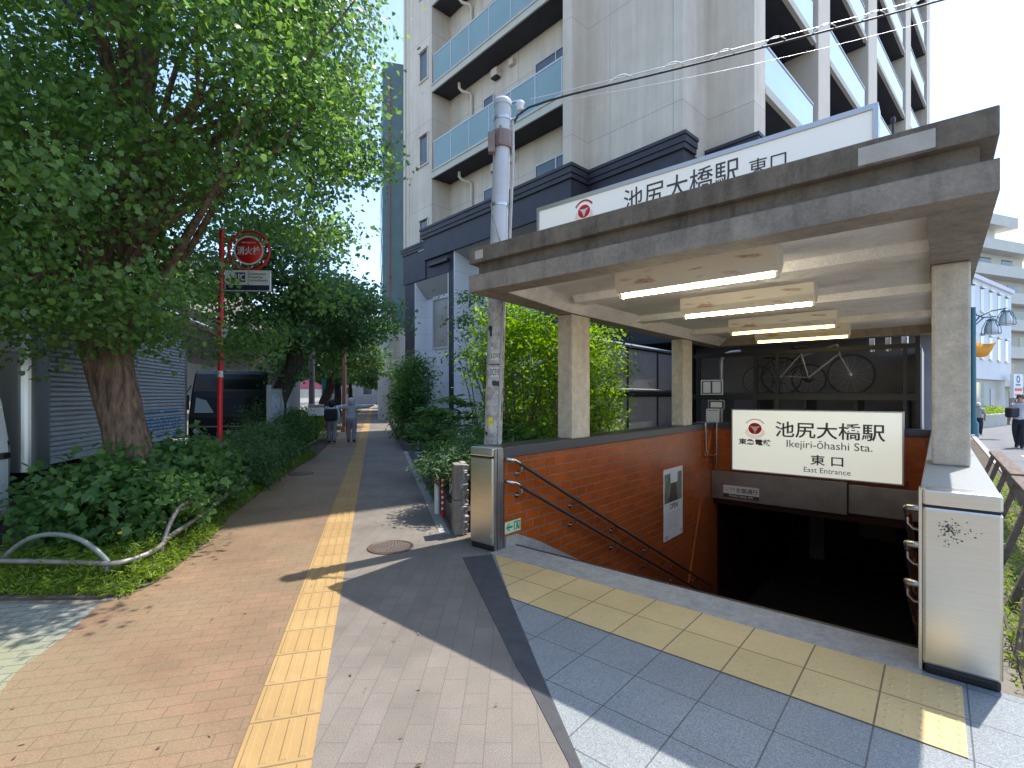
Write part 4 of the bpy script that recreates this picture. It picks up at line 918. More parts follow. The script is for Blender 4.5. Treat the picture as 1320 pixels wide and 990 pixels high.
def tree(name, label, base, crown_c, crown_r, n_clump, per, leaf, shape, mat, trunk_pts, trunk_r, sig=.34, shell=.45, zmin=None, seed=1, group=None, flat=.5, keep=None, fork=None, barkm='bark', droop=.5, nl=16, extra=None, tilt=.55):
    t = thing(name, label, 'tree', base, 0, group)
    tr = MB()
    if barkm == 'bark':
        P = [Vector(q) for q in trunk_pts]; ns = 70; seg = 72; vs = []
        for i in range(ns + 1):
            f = i / ns * (len(P) - 1); k = min(int(f), len(P) - 2); u = f - k
            a, b2, c3, d3 = P[max(k - 1, 0)], P[k], P[k + 1], P[min(k + 2, len(P) - 1)]
            c = .5 * ((2 * b2) + (c3 - a) * u + (2 * a - 5 * b2 + 4 * c3 - d3) * u * u + (3 * b2 - a - 3 * c3 + d3) * u ** 3)
            rr_ = trunk_r[k] * (1 - u) + trunk_r[k + 1] * u
            for q in range(seg):
                th = 2 * PI * q / seg; w_ = th + .35 * math.sin(c.z * 2.1) + .12 * math.sin(c.z * 7 + th * 2)
                rg = abs(math.sin(w_ * 7.5 + .9 * math.sin(c.z * 4.3 + 3 * th))) ** .6 * .055 + .03 * math.sin(w_ * 15 + c.z * 5) * math.sin(c.z * 11 + th * 3) + .05 * math.sin(th * 3 + c.z)
                r_ = rr_ * (.95 + rg); vs.append((c.x + r_ * math.cos(th), c.y + r_ * math.sin(th), c.z))
        tr.add(vs, [(i * seg + q, i * seg + (q + 1) % seg, (i + 1) * seg + (q + 1) % seg, (i + 1) * seg + q) for i in range(ns) for q in range(seg)], True)
    else: tr.tube(trunk_pts, trunk_r, 18)
    cl = clumps(crown_c, crown_r, n_clump, shell, zmin, seed, keep)
    if extra is not None: cl = np.vstack([cl, np.array(extra)])
    idx = np.random.default_rng(seed).choice(len(cl), min(nl, len(cl)), False)
    limb_tubes(tr, trunk_pts[-1], [cl[i] for i in idx], trunk_r[-1] * .55, seed, .35, 7, fork)
    o = tr.build('trunk', M[barkm], t); o.matrix_parent_inverse = Matrix.Translation(-Vector(base))
    pos, nrm = spray(cl, per, sig, flat, crown_c)
    f = leaf_object('crown', pos, nrm, leaf, shape, mat, t, tilt=tilt, droop=droop); f.matrix_parent_inverse = Matrix.Translation(-Vector(base))
    return t
# big ginkgo over the walk
bx, by = -4.62, 6.25
tp = [(bx + .02, by, -.1), (bx - .04, by, .25), (bx - .15, by, .8), (bx - .31, by, 1.5), (bx - .48, by + .02, 2.2), (bx - .56, by + .05, 2.9), (bx - .45, by + .1, 3.8), (bx - .3, by + .15, 4.8), (bx - .1, by + .2, 6.2)]
trd = [.33, .265, .24, .235, .26, .23, .19, .16, .11]
def ikeep(p):
    X, Y, z = p
    if z < 2.35 + .12 * abs(X - bx): return False
    if X > -3.4 and z < 2.7 + .55 * (X + 3.6): return False
    if X - .37 * z > -3.62 and Y - .262 * z < 6.3: return False
    if X > -1.78 + .25 * (6.2 - Y): return False
    if -.63 < X / Y < -.40 and .13 < (z - 1.7) / Y < .38 and Y < 9: return False
    return True
ex = [(-6.3, 5.0, 2.35), (-5.9, 4.7, 2.5), (-5.5, 4.9, 2.45), (-5.0, 5.0, 2.55), (-4.5, 5.1, 2.6), (-4.2, 5.3, 2.75), (-5.7, 4.4, 2.9), (-4.9, 4.5, 2.95), (-6.4, 4.6, 2.8), (-6.9, 5.2, 2.4), (-5.2, 4.3, 3.3), (-6.0, 4.1, 3.4), (-4.6, 5.6, 2.4), (-5.3, 5.5, 2.3)]
tree('ginkgo_tree', 'large ginkgo tree with thick leaning brown trunk overhanging the walk on the left', (bx, by, 0), (bx - .05, by + .15, 5.6), (3.3, 3.1, 3.8), 430, 290, .064, 'fan', M['leaf_ginkgo'], tp, trd, .27, .45, 2.2, 4, keep=ikeep, fork=[tp[4], tp[5], tp[6], tp[7]], nl=46, extra=ex, flat=.55, tilt=.6)
# further street trees
def far_tree(label, x, y, cz, r, trunk_h, tr_r, seed, n=170, per=110, leaf=.11, c=None, extra=None, flat=.35, keep=None):
    cc = c or (x, y, cz)
    tree('street_tree', label, (x, y, 0), cc, r, n, per, leaf, 'fan', M['leaf_dark'], [(x, y, -.1), (x, y, .5), (x + .05, y, trunk_h * .6), (cc[0], cc[1], trunk_h), (cc[0], cc[1], cc[2])], [tr_r * 1.25, tr_r, tr_r * .9, tr_r * .8, tr_r * .4], .34, .4, 2.75, seed, 'street trees along the walk', flat, keep, None, 'bark_dark', .4, 18, extra)
far_tree('dark leafy street tree behind the red hydrant sign, its trunk behind the map board', -6.5, 13.6, 4.9, (2.6, 2.5, 1.95), 2.6, .28, 21, c=(-5.95, 13.6, 4.75), n=190, per=150, leaf=.09, keep=lambda p: p[2] < 5.6 - .85 * (p[0] + 5.2), extra=[(-3.2, 13.3, 3.6), (-3.5, 13.0, 3.3), (-6.05, 13.3, 2.2), (-6.3, 13.5, 2.5), (-3.6, 13.2, 4.2), (-3.3, 13.4, 4.0), (-3.9, 13.2, 3.6)])
far_tree('layered street tree in the distance beyond the two pedestrians', -10.3, 27.0, 4.4, (3.4, 3.0, 3.3), 2.2, .3, 22, n=150, per=110, leaf=.15, c=(-9.9, 27, 4.3))
far_tree('farthest street tree down the walk', -15.5, 44, 5.5, (4.2, 4, 4), 3, .32, 23, n=100, per=90, leaf=.24)

far_tree('small round street tree far along the hedge beyond the others', -18.6, 57, 4.6, (3.6, 3.4, 3.4), 2.4, .28, 24, n=90, per=90, leaf=.26)
far_tree('distant street tree on the right-hand side of the far walk', -17.3, 70, 6.0, (3.2, 3.4, 4.4), 2.4, .28, 25, n=90, per=90, leaf=.28)

def shrub(name, label, cat, cen, r, n, per, leaf, shape, mat, sig=.14, shell=.3, seed=1, stems=6, group=None, flat=.7, droop=.2, tilt=.6, dirs=None, stem_r=.014, zmin=.05):
    base = Vector((cen[0], cen[1], 0)); t = thing(name, label, cat, base, 0, group)
    cl = clumps((0, 0, cen[2]), r, n, shell, zmin, seed)
    if stems:
        mb = MB(); g = np.random.default_rng(seed); idx = g.choice(len(cl), min(stems * 3, len(cl)), False)
        fk = [(random.uniform(-.25, .25) * r[0], random.uniform(-.25, .25) * r[1], 0) for _ in range(stems)]
        limb_tubes(mb, (0, 0, 0), [cl[i] for i in idx], stem_r, seed, .08, 6, fk); mb.build('stems', M['bark'], t)
    pos, nrm = spray(cl, per, sig, flat, (0, 0, cen[2] * .6))
    leaf_object('foliage', pos, nrm, leaf, shape, mat, t, tilt=tilt, droop=droop)
    return t
def rosettes(name, label, cat, cen, r, n, leaf, mat, seed=1, per=9, group=None, zmin=.1):
    # whorled leaves at branch tips
    base = Vector((cen[0], cen[1], 0)); t = thing(name, label, cat, base, 0, group)
    cl = clumps((0, 0, cen[2]), r, n, .35, zmin, seed)
    N = n * per; a = np.tile(np.arange(per) * 2 * PI / per, n) + np.repeat(NR.uniform(0, 6, n), per)
    up = NR.uniform(-.25, .5, N); d = np.stack([np.cos(a), np.sin(a), up], 1)
    nr = np.tile(np.array([0, 0, 1.]), (N, 1)); pos = np.repeat(cl, per, 0) + d * .01
    mb = MB(); g = np.random.default_rng(seed); idx = g.choice(n, min(26, n), False)
    limb_tubes(mb, (0, 0, 0), [cl[i] for i in idx], .013, seed, .08, 6, [(random.uniform(-.2, .2), random.uniform(-.2, .2), 0) for _ in range(5)]); mb.build('stems', M['bark'], t)
    leaf_object('foliage', pos, nr, leaf, 'lance', mat, t, tilt=.25, dirs=d)
    return t
# bright laurel beside the entrance
shrub('evergreen_shrub', 'tall sunlit yellow-green evergreen shrub between the pole and the first concrete column', 'shrub', (.22, 7.85, 2.15), (.88, .75, 1.3), 110, 80, .088, 'oval', M['leaf_lime'], .17, .35, 31, 7, 'shrubs beside the entrance', .6, .3, stem_r=.03)
shrub('evergreen_shrub', 'glossy sunlit shrub seen between the two left concrete columns', 'shrub', (1.32, 8.65, 1.75), (.60, .6, 1.3), 85, 80, .085, 'oval', M['leaf_lime'], .16, .35, 32, 5, 'shrubs beside the entrance', .6, .3, stem_r=.025)
shrub('evergreen_shrub', 'dark green layered shrub against the white wall left of the pole', 'shrub', (-.35, 10.4, 3.0), (1.0, .8, .95), 34, 60, .10, 'oval', M['leaf_mid'], .2, .3, 33, 4, 'shrubs beside the entrance', .35, .3, stem_r=.03, zmin=1.7)
shrub('evergreen_shrub', 'dark shadowy shrub low behind the pole and under the lime foliage', 'shrub', (.1, 8.9, .9), (1.6, .7, .75), 60, 50, .10, 'oval', M['leaf_dark'], .2, .2, 34, 6, 'shrubs beside the entrance', .7, .3)
rosettes('rhododendron', 'large-leaved rhododendron at the planter corner left of the pole', 'shrub', (-1.35, 10.2, .98), (.78, .7, .72), 130, .19, M['leaf_mid'], 35, 12, 'shrubs by the walk')
rosettes('rhododendron', 'lower large-leaved rhododendron spilling over the planter in front', 'shrub', (-1.15, 9.3, .62), (.45, .5, .45), 50, .16, M['leaf_mid'], 36, 11, 'shrubs by the walk')
shrub('broadleaf_shrub', 'broad dark-leaved bush under the lime shrub behind the first column', 'shrub', (.05, 7.45, .85), (.5, .4, .55), 36, 34, .16, 'oval', M['leaf_mid'], .16, .2, 37, 4, None, .8, .4)
shrub('columnar_shrub', 'upright dark leafy shrub in the far planter against the dark pier', 'shrub', (-3.45, 17.6, 1.7), (.6, .6, 1.5), 100, 80, .12, 'oval', M['leaf_mid'], .22, .3, 38, 4, 'shrubs in the far planter')
shrub('columnar_shrub', 'upright lime-edged shrub farthest along the planter', 'shrub', (-4.35, 20.4, 1.7), (.42, .6, 1.6), 80, 80, .12, 'oval', M['leaf_lime'], .2, .3, 39, 4, 'shrubs in the far planter')
shrub('low_shrub', 'low dark groundcover shrub filling the near end of the far planter', 'shrub', (-2.65, 16.7, .5), (.8, .85, .42), 70, 80, .10, 'oval', M['leaf_dark'], .2, .2, 40, 3, 'shrubs in the far planter')
shrub('low_shrub', 'long low shrub spilling along the far planter wall', 'shrub', (-3.85, 19.3, .5), (.32, 1.8, .40), 80, 70, .10, 'oval', M['leaf_mid'], .2, .2, 41, 3, 'shrubs in the far planter')
shrub('fern_shrub', 'pale feathery ferns behind the stone post', 'fern', (-.70, 7.05, .72), (.50, .38, .20), 40, 60, .10, 'lance', M['leaf_fern'], .12, .1, 42, 4, 'ferns by the planter', .5, .5)
shrub('fern_shrub', 'dark feathery ferns trailing over the planter edge', 'fern', (-1.0, 8.3, .5), (.36, .5, .38), 46, 60, .10, 'lance', M['leaf_mid'], .13, .1, 43, 4, 'ferns by the planter', .6, .6)
shrub('fern_shrub', 'blue-green feathery ferns below the pole stickers', 'fern', (-.35, 7.9, .85), (.55, .45, .28), 40, 60, .11, 'lance', M['leaf_fern'], .14, .1, 44, 3, 'ferns by the planter', .5, .5)
shrub('fern_shrub', 'sunlit pale ferns between the pole and the first column', 'fern', (.1, 7.3, .95), (.5, .35, .2), 34, 50, .10, 'lance', M['leaf_fern'], .12, .1, 45, 3, 'ferns by the planter', .5, .5)
# left planting strip
shrub('ivy_bush', 'sprawling ivy-like bush around the foot of the big tree trunk', 'bush', (-4.62, 5.8, .48), (.82, .7, .56), 120, 60, .085, 'maple', M['leaf_ivy'], .17, .35, 51, 8, 'bushes in the left planting strip', .55, .3)
shrub('ivy_bush', 'ivy-like bush right of the trunk in front of the truck shutters', 'bush', (-4.72, 7.1, .55), (.62, .8, .62), 90, 60, .085, 'maple', M['leaf_ivy'], .16, .35, 52, 6, 'bushes in the left planting strip', .55, .3)
shrub('azalea_bush', 'small-leaved rounded azalea bush below the red sign pole', 'bush', (-5.0, 9.0, .5), (.62, 1.0, .52), 90, 80, .075, 'oval', M['leaf_dark'], .14, .4, 53, 6, 'bushes in the left planting strip', .7)
shrub('azalea_bush', 'clipped azalea bush in front of the map board', 'bush', (-5.45, 10.9, .52), (.6, .9, .55), 90, 80, .075, 'oval', M['leaf_dark'], .14, .4, 54, 6, 'bushes in the left planting strip', .7)
shrub('azalea_bush', 'rounded bush just beyond the map board', 'bush', (-6.15, 13.6, .65), (.65, 1.2, .65), 90, 80, .08, 'oval', M['leaf_mid'], .15, .4, 55, 6, 'bushes in the left planting strip', .7)
shrub('azalea_bush', 'light green hedge bush beside the delivery bicycle', 'bush', (-7.45, 18.2, .62), (.6, 2.0, .62), 80, 60, .08, 'oval', M['leaf_lime'], .16, .4, 56, 6, 'bushes in the left planting strip', .7)
shrub('azalea_bush', 'bush between the black truck and the map board', 'bush', (-6.55, 12.9, .8), (.4, .6, .7), 60, 60, .075, 'oval', M['leaf_dark'], .16, .4, 57, 5, 'bushes in the left planting strip', .7)
# ground cover
def cover(name, pts_fn, n, leaf, shape, mat, hmax, label, seed):
    g = np.random.default_rng(seed); pos = []
    while len(pos) < n:
        p = pts_fn(g)
        if p is not None: pos.append(p)
    pos = np.array(pos); nrm = np.tile(np.array([0, 0, 1.]), (len(pos), 1))
    o = leaf_object(name, pos, nrm, leaf, shape, mat, None, tilt=.6); return tag(o, label, 'ground cover', None, 'stuff')
ge = np.array(grass_edge)
def gx(Y): return float(np.interp(Y, ge[2:, 1], ge[2:, 0]))
def vpt(g):
    if g.uniform() < .42:
        X = g.uniform(-6.0, -3.25); Y = g.uniform(4.18, 5.2)
        if X > gx(max(Y, 4.46)) - .03: return None
        if X < kerbL(Y) + .1: return None
        h = .16 * min(1, (Y - 4.1) / .3)
    else:
        Y = 4.5 + 10 * g.uniform() ** 1.6; w = g.uniform() ** 1.3; X = gx(Y) - .02 - w * .75; h = .05 + .14 * min(1, w * 3)
    hh = (.5 + .5 * math.sin(X * 9 + 2 * math.sin(Y * 7))) * .5 + .5
    tall = 1.9 if (math.sin(X * 31) * math.sin(Y * 27) > .72) else 1.0
    return (X + g.normal(0, .02), Y, .02 + g.uniform(0, 1) ** .7 * h * hh * tall)
cover('ground_cover', vpt, 34000, .052, 'lance', M['leaf_grass'], .15, 'light green low ground cover along the pipe fence on the left', 61)
def rpt(g):
    v = .1 + 9 * g.uniform() ** 1.3; u = g.uniform(4.0, 4.72)
    p = S(u, v); cl = .5 + .5 * math.sin(v * 5 + 3 * math.sin(u * 6))
    if g.uniform() > .25 + .75 * cl: return None
    return (p.x, p.y, .02 + g.uniform() * (.06 + .2 * cl))
cover('weeds', rpt, 6500, .05, 'lance', M['leaf_grass'], .3, 'sparse weeds and soil along the right side of the entrance wall', 62)

# ------------------------------------------------------------------ pipe fence on the left
M['pipe'] = mk('worn_pipe', (.42, .38, .35), (.30, .25, .22), 10, .45, .5, .1, 60)
M['pipe_g'] = mk('green_grey_pipe', (.30, .33, .29), (.22, .24, .21), 10, .5, .3, .1, 60)
fe = thing('pipe_fence', 'low curved metal pipe fence with hoop arches edging the left planting strip', 'fence', (0, 0, 0))
zr = .19
rail = [(-6.6, 4.55, zr), (-4.7, 4.53, zr), (-4.0, 4.5, zr), (-3.62, 4.46, zr), (-3.50, 4.52, zr + .01), (-3.44, 4.72, zr + .02), (-3.52, 5.0, zr + .02), (-3.63, 5.27, zr + .02), (-3.9, 6.3, zr + .03), (-4.1, 7.0, zr + .05), (-4.66, 8.83, zr + .06), (-5.1, 10.9, zr + .08), (-5.57, 12.7, zr + .08), (-6.3, 16.0, zr + .08)]
def smooth(pts, k=5):
    P = [Vector(p) for p in pts]; out = []
    for i in range(len(P) - 1):
        a, b, c, d = P[max(i - 1, 0)], P[i], P[i + 1], P[min(i + 2, len(P) - 1)]
        for t in np.linspace(0, 1, k, endpoint=False):
            out.append(.5 * ((2 * b) + (c - a) * t + (2 * a - 5 * b + 4 * c - d) * t * t + (3 * b - a - 3 * c + d) * t ** 3))
    return out + [P[-1]]
mb = MB(); mb.tube(smooth(rail), .024, 10); mb.build('rail', M['pipe'], fe)
def arch(a, b, h, m):
    a = Vector(a); b = Vector(b); mb = MB()
    mb.tube([a.lerp(b, t) + Vector((0, 0, h * (1 - abs(2 * t - 1) ** 2.3))) for t in np.linspace(0, 1, 17)], .022, 10); return mb.build('hoop', m, fe)
arch((-4.72, 4.6, zr), (-3.66, 4.5, zr), .24, M['pipe_g']); arch((-3.60, 5.12, zr), (-3.88, 6.22, zr + .02), .27, M['pipe']); arch((-4.55, 8.4, zr + .05), (-4.95, 10.0, zr + .06), .24, M['pipe']); arch((-5.2, 11.2, zr + .05), (-5.6, 12.7, zr + .06), .24, M['pipe']); arch((-6.2, 4.58, zr), (-5.0, 4.58, zr), .22, M['pipe_g'])
for x, y in ((-3.67, 4.5), (-5.0, 4.53), (-3.5, 4.95), (-3.9, 6.3), (-4.5, 8.3), (-5.0, 10.3), (-5.5, 12.4)):
    mb = MB(); mb.tube([(x, y, -.05), (x, y, zr)], .024, 10); mb.build('post', M['pipe'], fe)
# dandelion flowers
for i, (x, y, z, l) in enumerate(((-3.98, 5.05, .30, 'small yellow flower just behind the pipe fence'), (-5.15, 4.95, .55, 'small yellow flower near the truck corner'))):
    f = thing('yellow_flower', l, 'flower', (x, y, 0)); mb = MB(); mb.tube([(0, 0, .0), (.01, 0, z)], .004, 5); mb.build('stem', M['leaf_mid'], f)
    mb = MB(); mb.lathe([(0, z - .01), (.03, z), (.034, z + .012), (.015, z + .022), (0, z + .022)], 10); mb.build('blossom', mk('petal_%d' % i, (.75, .55, .02), None), f)

# ------------------------------------------------------------------ vehicles on the left road
M['van_white'] = mk('vehicle_white', (.70, .71, .69), (.74, .75, .73), 2, .3, coat=.5)
M['shutter'] = mk('shutter_grey', (.50, .51, .54), (.56, .57, .60), 3, .45, .15)
M['tyre'] = mk('tyre', (.018, .018, .019), None, rough=.85)
M['glass_dark'] = mk('vehicle_glass', (.012, .014, .016), None, rough=.04, spec=1.0, coat=1)
M['head'] = mk('headlight_glass', (.5, .52, .55), None, rough=.1, spec=1, coat=1)
M['lens_o'] = mk('orange_lens', (.6, .2, .02), None, rough=.2)
RZ = -.12
def wheelpair(t, x, y, r=.38, w=.22):
    mb = MB(); mb.lathe([(r * .55, -w / 2), (r * .95, -w / 2), (r, -w / 2 + .03), (r, w / 2 - .03), (r * .95, w / 2), (r * .55, w / 2)], 28, (x, y, r), 'x'); o = mb.build('wheel', M['tyre'], t)
    mb = MB(); mb.lathe([(0, -w * .3), (r * .3, -w * .35), (r * .56, -w * .2), (r * .56, w * .2), (r * .3, w * .35), (0, w * .3)], 24, (x, y, r), 'x'); mb.build('rim', M['alu'], o)
tk = thing('delivery_truck', 'white delivery truck with grey roller shutter sides parked behind the big tree', 'truck', (-5.93, 6.12, RZ), math.atan(.2746))
mb = MB(); mb.box(-2.1, -.06, .02, 5.15, .92, 3.3); mb.build('box_body', M['van_white'], tk)
mb = MB()
p = [(-.30, -.02)] + [(-.13 + .14 * math.cos(a), .12 + .14 * math.sin(a)) for a in np.linspace(-PI / 2, 0, 8)] + [(.01, .30), (-.30, .30)]
mb.prism(p, .88, 3.32); mb.box(-.06, .012, .305, .34, .9, 3.3); mb.build('corner_post', M['alu'], tk)
for b in ((-2.2, .01, 5.10, 5.19, .88, 3.32), (-.06, .012, 1.62, 1.80, .9, 3.3), (-.06, .02, 2.05, 2.16, .9, 3.3)):
    mb = MB(); mb.box(*b); mb.build('side_post', M['alu'], tk)
for y0, y1 in ((.345, 1.615), (2.165, 5.095)):
    mb = MB(); z = 1.02
    while z < 3.2:
        mb.add([(-.03, y0, z), (-.03, y1, z), (.006, y1, z + .014), (.006, y0, z + .014), (.006, y1, z + .048), (.006, y0, z + .048), (-.03, y1, z + .062), (-.03, y0, z + .062)], [(0, 1, 2, 3), (3, 2, 4, 5), (5, 4, 6, 7)]); z += .066
    mb.box(-.055, .0, y0, y1, .93, 1.02); mb.build('roller_shutter', M['shutter'], tk)
mb = MB()
bl = mk('blue_livery', (.02, .22, .50), None, rough=.5)
rl = random.Random(9)
for r_ in range(8):
    z0 = 1.03 + r_ * .066; y = 2.72 + .03 * r_
    if r_ in (1, 6): continue
    while y < 4.8:
        w = rl.uniform(.06, .22) if r_ not in (0, 7) else rl.uniform(.5, .9)
        mb.add([(.0095, y, z0), (.0095, min(y + w, 4.9), z0), (.0095, min(y + w, 4.9) + .01, z0 + .03), (.0095, y + .01, z0 + .03)], [(0, 1, 2, 3)]); y += w + (rl.uniform(.03, .12) if r_ not in (0, 7) else .15)
mb.build('livery_print', bl, tk)
mb = MB(); mb.box(-2.0, -.2, -1.9, 5.0, .55, .88); mb.box(-2.05, -.05, 4.9, 5.2, .45, .7); mb.build('chassis', M['black'], tk)
mb = MB(); mb.box(-2.05, -.02, 1.2, 3.0, .42, .9); mb.build('side_skirt', M['black'], tk, bevel=.02)
prof = [(-2.05, .42), (-.32, .42), (-.30, 1.2), (-.34, 1.75), (-.45, 2.2), (-.62, 2.42), (-1.5, 2.46), (-1.78, 2.25), (-2.08, 1.4), (-2.12, .6)]
mb = MB(); k = len(prof)
vs = [(-1.98, a, b2) for a, b2 in prof] + [(-.02 - max(0, b2 - 1.3) * .13, a, b2) for a, b2 in prof]
mb.add(vs, [tuple(range(k)), tuple(range(k, 2 * k))[::-1]] + [(i, k + i, k + (i + 1) % k, (i + 1) % k) for i in range(k)])
mb.build('cab', M['van_white'], tk, bevel=.05, seg=3)
d = MB(); d.add([(-.020, -1.75, 1.36), (-.020, -.62, 1.36), (-.125, -.75, 2.15), (-.125, -1.55, 2.15)], [(0, 1, 2, 3)]); d.build('side_window', M['glass_dark'], tk)
d = MB(); d.box(-.03, .02, -.52, -.38, 1.10, 1.17); d.build('door_handle', M['black'], tk, bevel=.012)
d = MB(); d.box(-.03, -.016, -.365, -.358, .55, 1.3); d.box(-.03, -.016, -1.85, -.36, .55, .557); d.build('door_seam', M['black'], tk)
for y in (-1.3, 3.9):
    wheelpair(tk, -.22, y); wheelpair(tk, -1.86, y)
# black truck facing the camera
bt = thing('black_truck', 'black flat-nosed truck facing the camera behind the shutter truck', 'truck', (-8.62, 13.2, RZ), math.atan(.2746))
prof = [(0.02, .45), (-.06, .75), (-.05, 1.25), (.10, 1.95), (.26, 2.42), (.40, 2.52), (1.6, 2.55), (1.7, 1.4), (1.7, .45)]
mb = MB(); k = len(prof)
vs = [(-.0 + (b2 > 1.3) * .06 * (b2 - 1.3), a, b2) for a, b2 in prof] + [(1.95 - (b2 > 1.3) * .06 * (b2 - 1.3), a, b2) for a, b2 in prof]
mb.add(vs, [tuple(range(k)), tuple(range(k, 2 * k))[::-1]] + [(i, k + i, k + (i + 1) % k, (i + 1) % k) for i in range(k)])
mb.build('cab', mk('truck_black', (.008, .009, .01), None, rough=.28, spec=.4, coat=.2), bt, bevel=.05, seg=3)
mb = MB(); mb.add([(.14, -.045 + .0, 1.33), (1.81, -.045, 1.33), (1.78, .185, 2.28), (.17, .185, 2.28)], [(0, 1, 2, 3)]); mb.build('windscreen', mk('truck_screen', (.010, .012, .014), None, rough=.08, spec=.35), bt)
mb = MB(); mb.add([(.16, -.052, 1.37), (.62, -.05, 1.37), (.42, .03, 1.7), (.17, .05, 1.78)], [(0, 1, 2, 3)]); mb.build('dash_reflection', mk('painted_reflection', (.35, .42, .43), None, rough=.2), bt)  # windscreen reflection painted as a pale sheet over the glass
mb = MB(); mb.box(.2, 1.75, -.085, -.05, .98, 1.02); mb.box(.05, 1.9, -.09, -.04, .70, .74); mb.build('chrome_strip', M['chrome'], bt)
mb = MB(); mb.box(-.02, 1.97, -.12, .1, .32, .62); mb.build('bumper', mk('bumper_grey', (.10, .10, .105), None, rough=.4), bt, bevel=.04)
mb = MB()
for a in (PI / 2, PI / 2 + 2 * PI / 3, PI / 2 + 4 * PI / 3):
    d = Vector((math.cos(a), 0, math.sin(a))); e = Vector((-d.z, 0, d.x)); c = Vector((.975, -.10, .86)); q = .085
    mb.poly([c, c + d * q * .55 + e * q * .32, c + d * q * 1.1, c + d * q * .55 - e * q * .32])
mb.build('emblem', M['chrome'], bt)
for x in (.22, 1.73):
    mb = MB(); mb.lathe([(0, -.13), (.06, -.125), (.085, -.10), (.09, -.04)], 18, (x, 0, .88), 'y'); mb.build('headlight', M['head'], bt)
mb = MB(); mb.lathe([(0, -.10), (.035, -.09), (.04, -.05)], 12, (1.5, 0, .90), 'y'); mb.build('fog_lamp', M['head'], bt)
for x, s_ in ((-.06, -1), (2.0, 1)):
    mb = MB(); mb.box(x - .09, x + .09, -.08, .0, 1.45, 1.85); mb.bar((x, -.02, 1.85), (x - s_ * .1, .1, 2.1), .03, .03); mb.build('mirror', M['black'], bt, bevel=.02)
mb = MB(); mb.tube([(.5, -.02, 1.36), (.95, .06, 1.7)], .01, 5); mb.tube([(1.15, -.02, 1.36), (1.55, .06, 1.65)], .01, 5); mb.build('wiper', M['rail_dark'], bt)
mb = MB(); mb.box(.0, 1.95, 1.85, 6.0, .75, 2.6); mb.build('cargo_body', mk('cargo_grey', (.25, .25, .26), None, rough=.6), bt, bevel=.03)
for y in (.55, 4.6):
    wheelpair(bt, .16, y, .4); wheelpair(bt, 1.8, y, .4)
mb = MB(); mb.box(.3, 1.65, .1, 5.8, .45, .76); mb.build('chassis', M['black'], bt)

# ------------------------------------------------------------------ hydrant sign
hy = thing('hydrant_sign', 'red round fire hydrant sign with a white board on a red pole among the leaves', 'sign', (-5.02, 8.5, 0), R(4))
mb = MB(); mb.tube([(0.0, 0, 0), (.02, 0, 2.2), (.045, 0, 4.55)], .042, 12); mb.build('pole', M['red'], hy)
mb = MB(); mb.lathe([(.044, 2.02), (.044, 2.13)], 12, (.019, 0, 0)); mb.build('white_band', M['white'], hy)
cx, cz = .50, 4.20
mb = MB(); mb.lathe([(0, -.02), (.245, -.02), (.25, 0), (.245, .02), (0, .02)], 40, (cx, 0, cz), 'y'); mb.build('disc', M['red'], hy)
mb = MB(); mb.ring((cx, -.024, cz), .222, .250, seg=48); mb.build('white_ring', M['white'], hy)
mb = MB(); n_ = 48
mb.tube([(cx + .335 * math.cos(2 * PI * k / n_), 0, cz + .335 * math.sin(2 * PI * k / n_)) for k in range(n_ + 1)], .022, 8)
for a in (.6, PI - .6, -.6, PI + .6): mb.bar((cx + .24 * math.cos(a), 0, cz + .24 * math.sin(a)), (cx + .33 * math.cos(a), 0, cz + .33 * math.sin(a)), .03, .02)
mb.bar((.03, 0, cz + .2), (.2, 0, cz + .2), .03, .03); mb.bar((.03, 0, cz - .2), (.2, 0, cz - .2), .03, .03); mb.build('outer_ring', M['red'], hy)
text('lettering', '消火栓', .2, M['white'], hy, (cx, -.026, cz - .005), fit=.39, height=.145, bold=.004)
text('lettering', 'FIRE HYDRANT', .05, M['white'], hy, (cx, -.026, cz + .135), fit=.24)
mb = MB(); mb.box(.10, .86, -.02, .02, 3.50, 3.86); mb.build('board', M['white'], hy, bevel=.004)
mb = MB(); mb.box(.12, .84, -.023, -.021, 3.515, 3.605); mb.build('dark_strip', mk('navy', (.02, .02, .06), None), hy)
mb = MB(); mb.box(.27, .44, -.023, -.021, 3.655, 3.82); lg = mb.build('logo_square', mk('navy2', (.025, .025, .11), None), hy)
text('lettering', 'LPC', .12, M['white'], hy, (.355, -.025, 3.737), fit=.145, height=.12, bold=.003)
text('lettering', 'Investment\nProperty\nConsultants', .055, M['ink'], hy, (.485, -.023, 3.745), align='LEFT', fit=.33, height=.15)
mb = MB(); mb.box(.055, .16, -.03, -.024, 2.6, 2.9); mb.build('tag_plate', M['white'], hy)

# ------------------------------------------------------------------ map board, delivery bicycle, poles
mbd = thing('map_board', 'weathered two-panel street map board on posts in the hedge', 'map board', (-6.12, 12.45, 0), R(7.2))
mb = MB()
for y in (0, .78, 1.55): mb.box(-.05, .05, y, y + .09, 0, 1.98 - .1 * (y > 0))
mb.build('post', M['conc_grey'], mbd, bevel=.01)
mb = MB(); mb.box(-.03, .03, .09, .78, .62, 1.9); mb.box(-.03, .03, .87, 1.55, .62, 1.9); mb.build('backing', M['alu'], mbd)
mpm = mk('map_print', (.62, .63, .64), (.34, .40, .46), 16, .4, p=(.42, .58))
mb = MB(); mb.box(.031, .036, .12, .75, .66, 1.76); mb.box(.031, .036, .9, 1.52, .66, 1.76); mb.build('map_panel', mpm, mbd)
mb = MB(); mb.box(.031, .036, .12, .75, 1.78, 1.87); mb.box(.031, .036, .9, 1.52, 1.78, 1.87); mb.build('title_strip', mk('map_title', (.45, .48, .40), None), mbd)
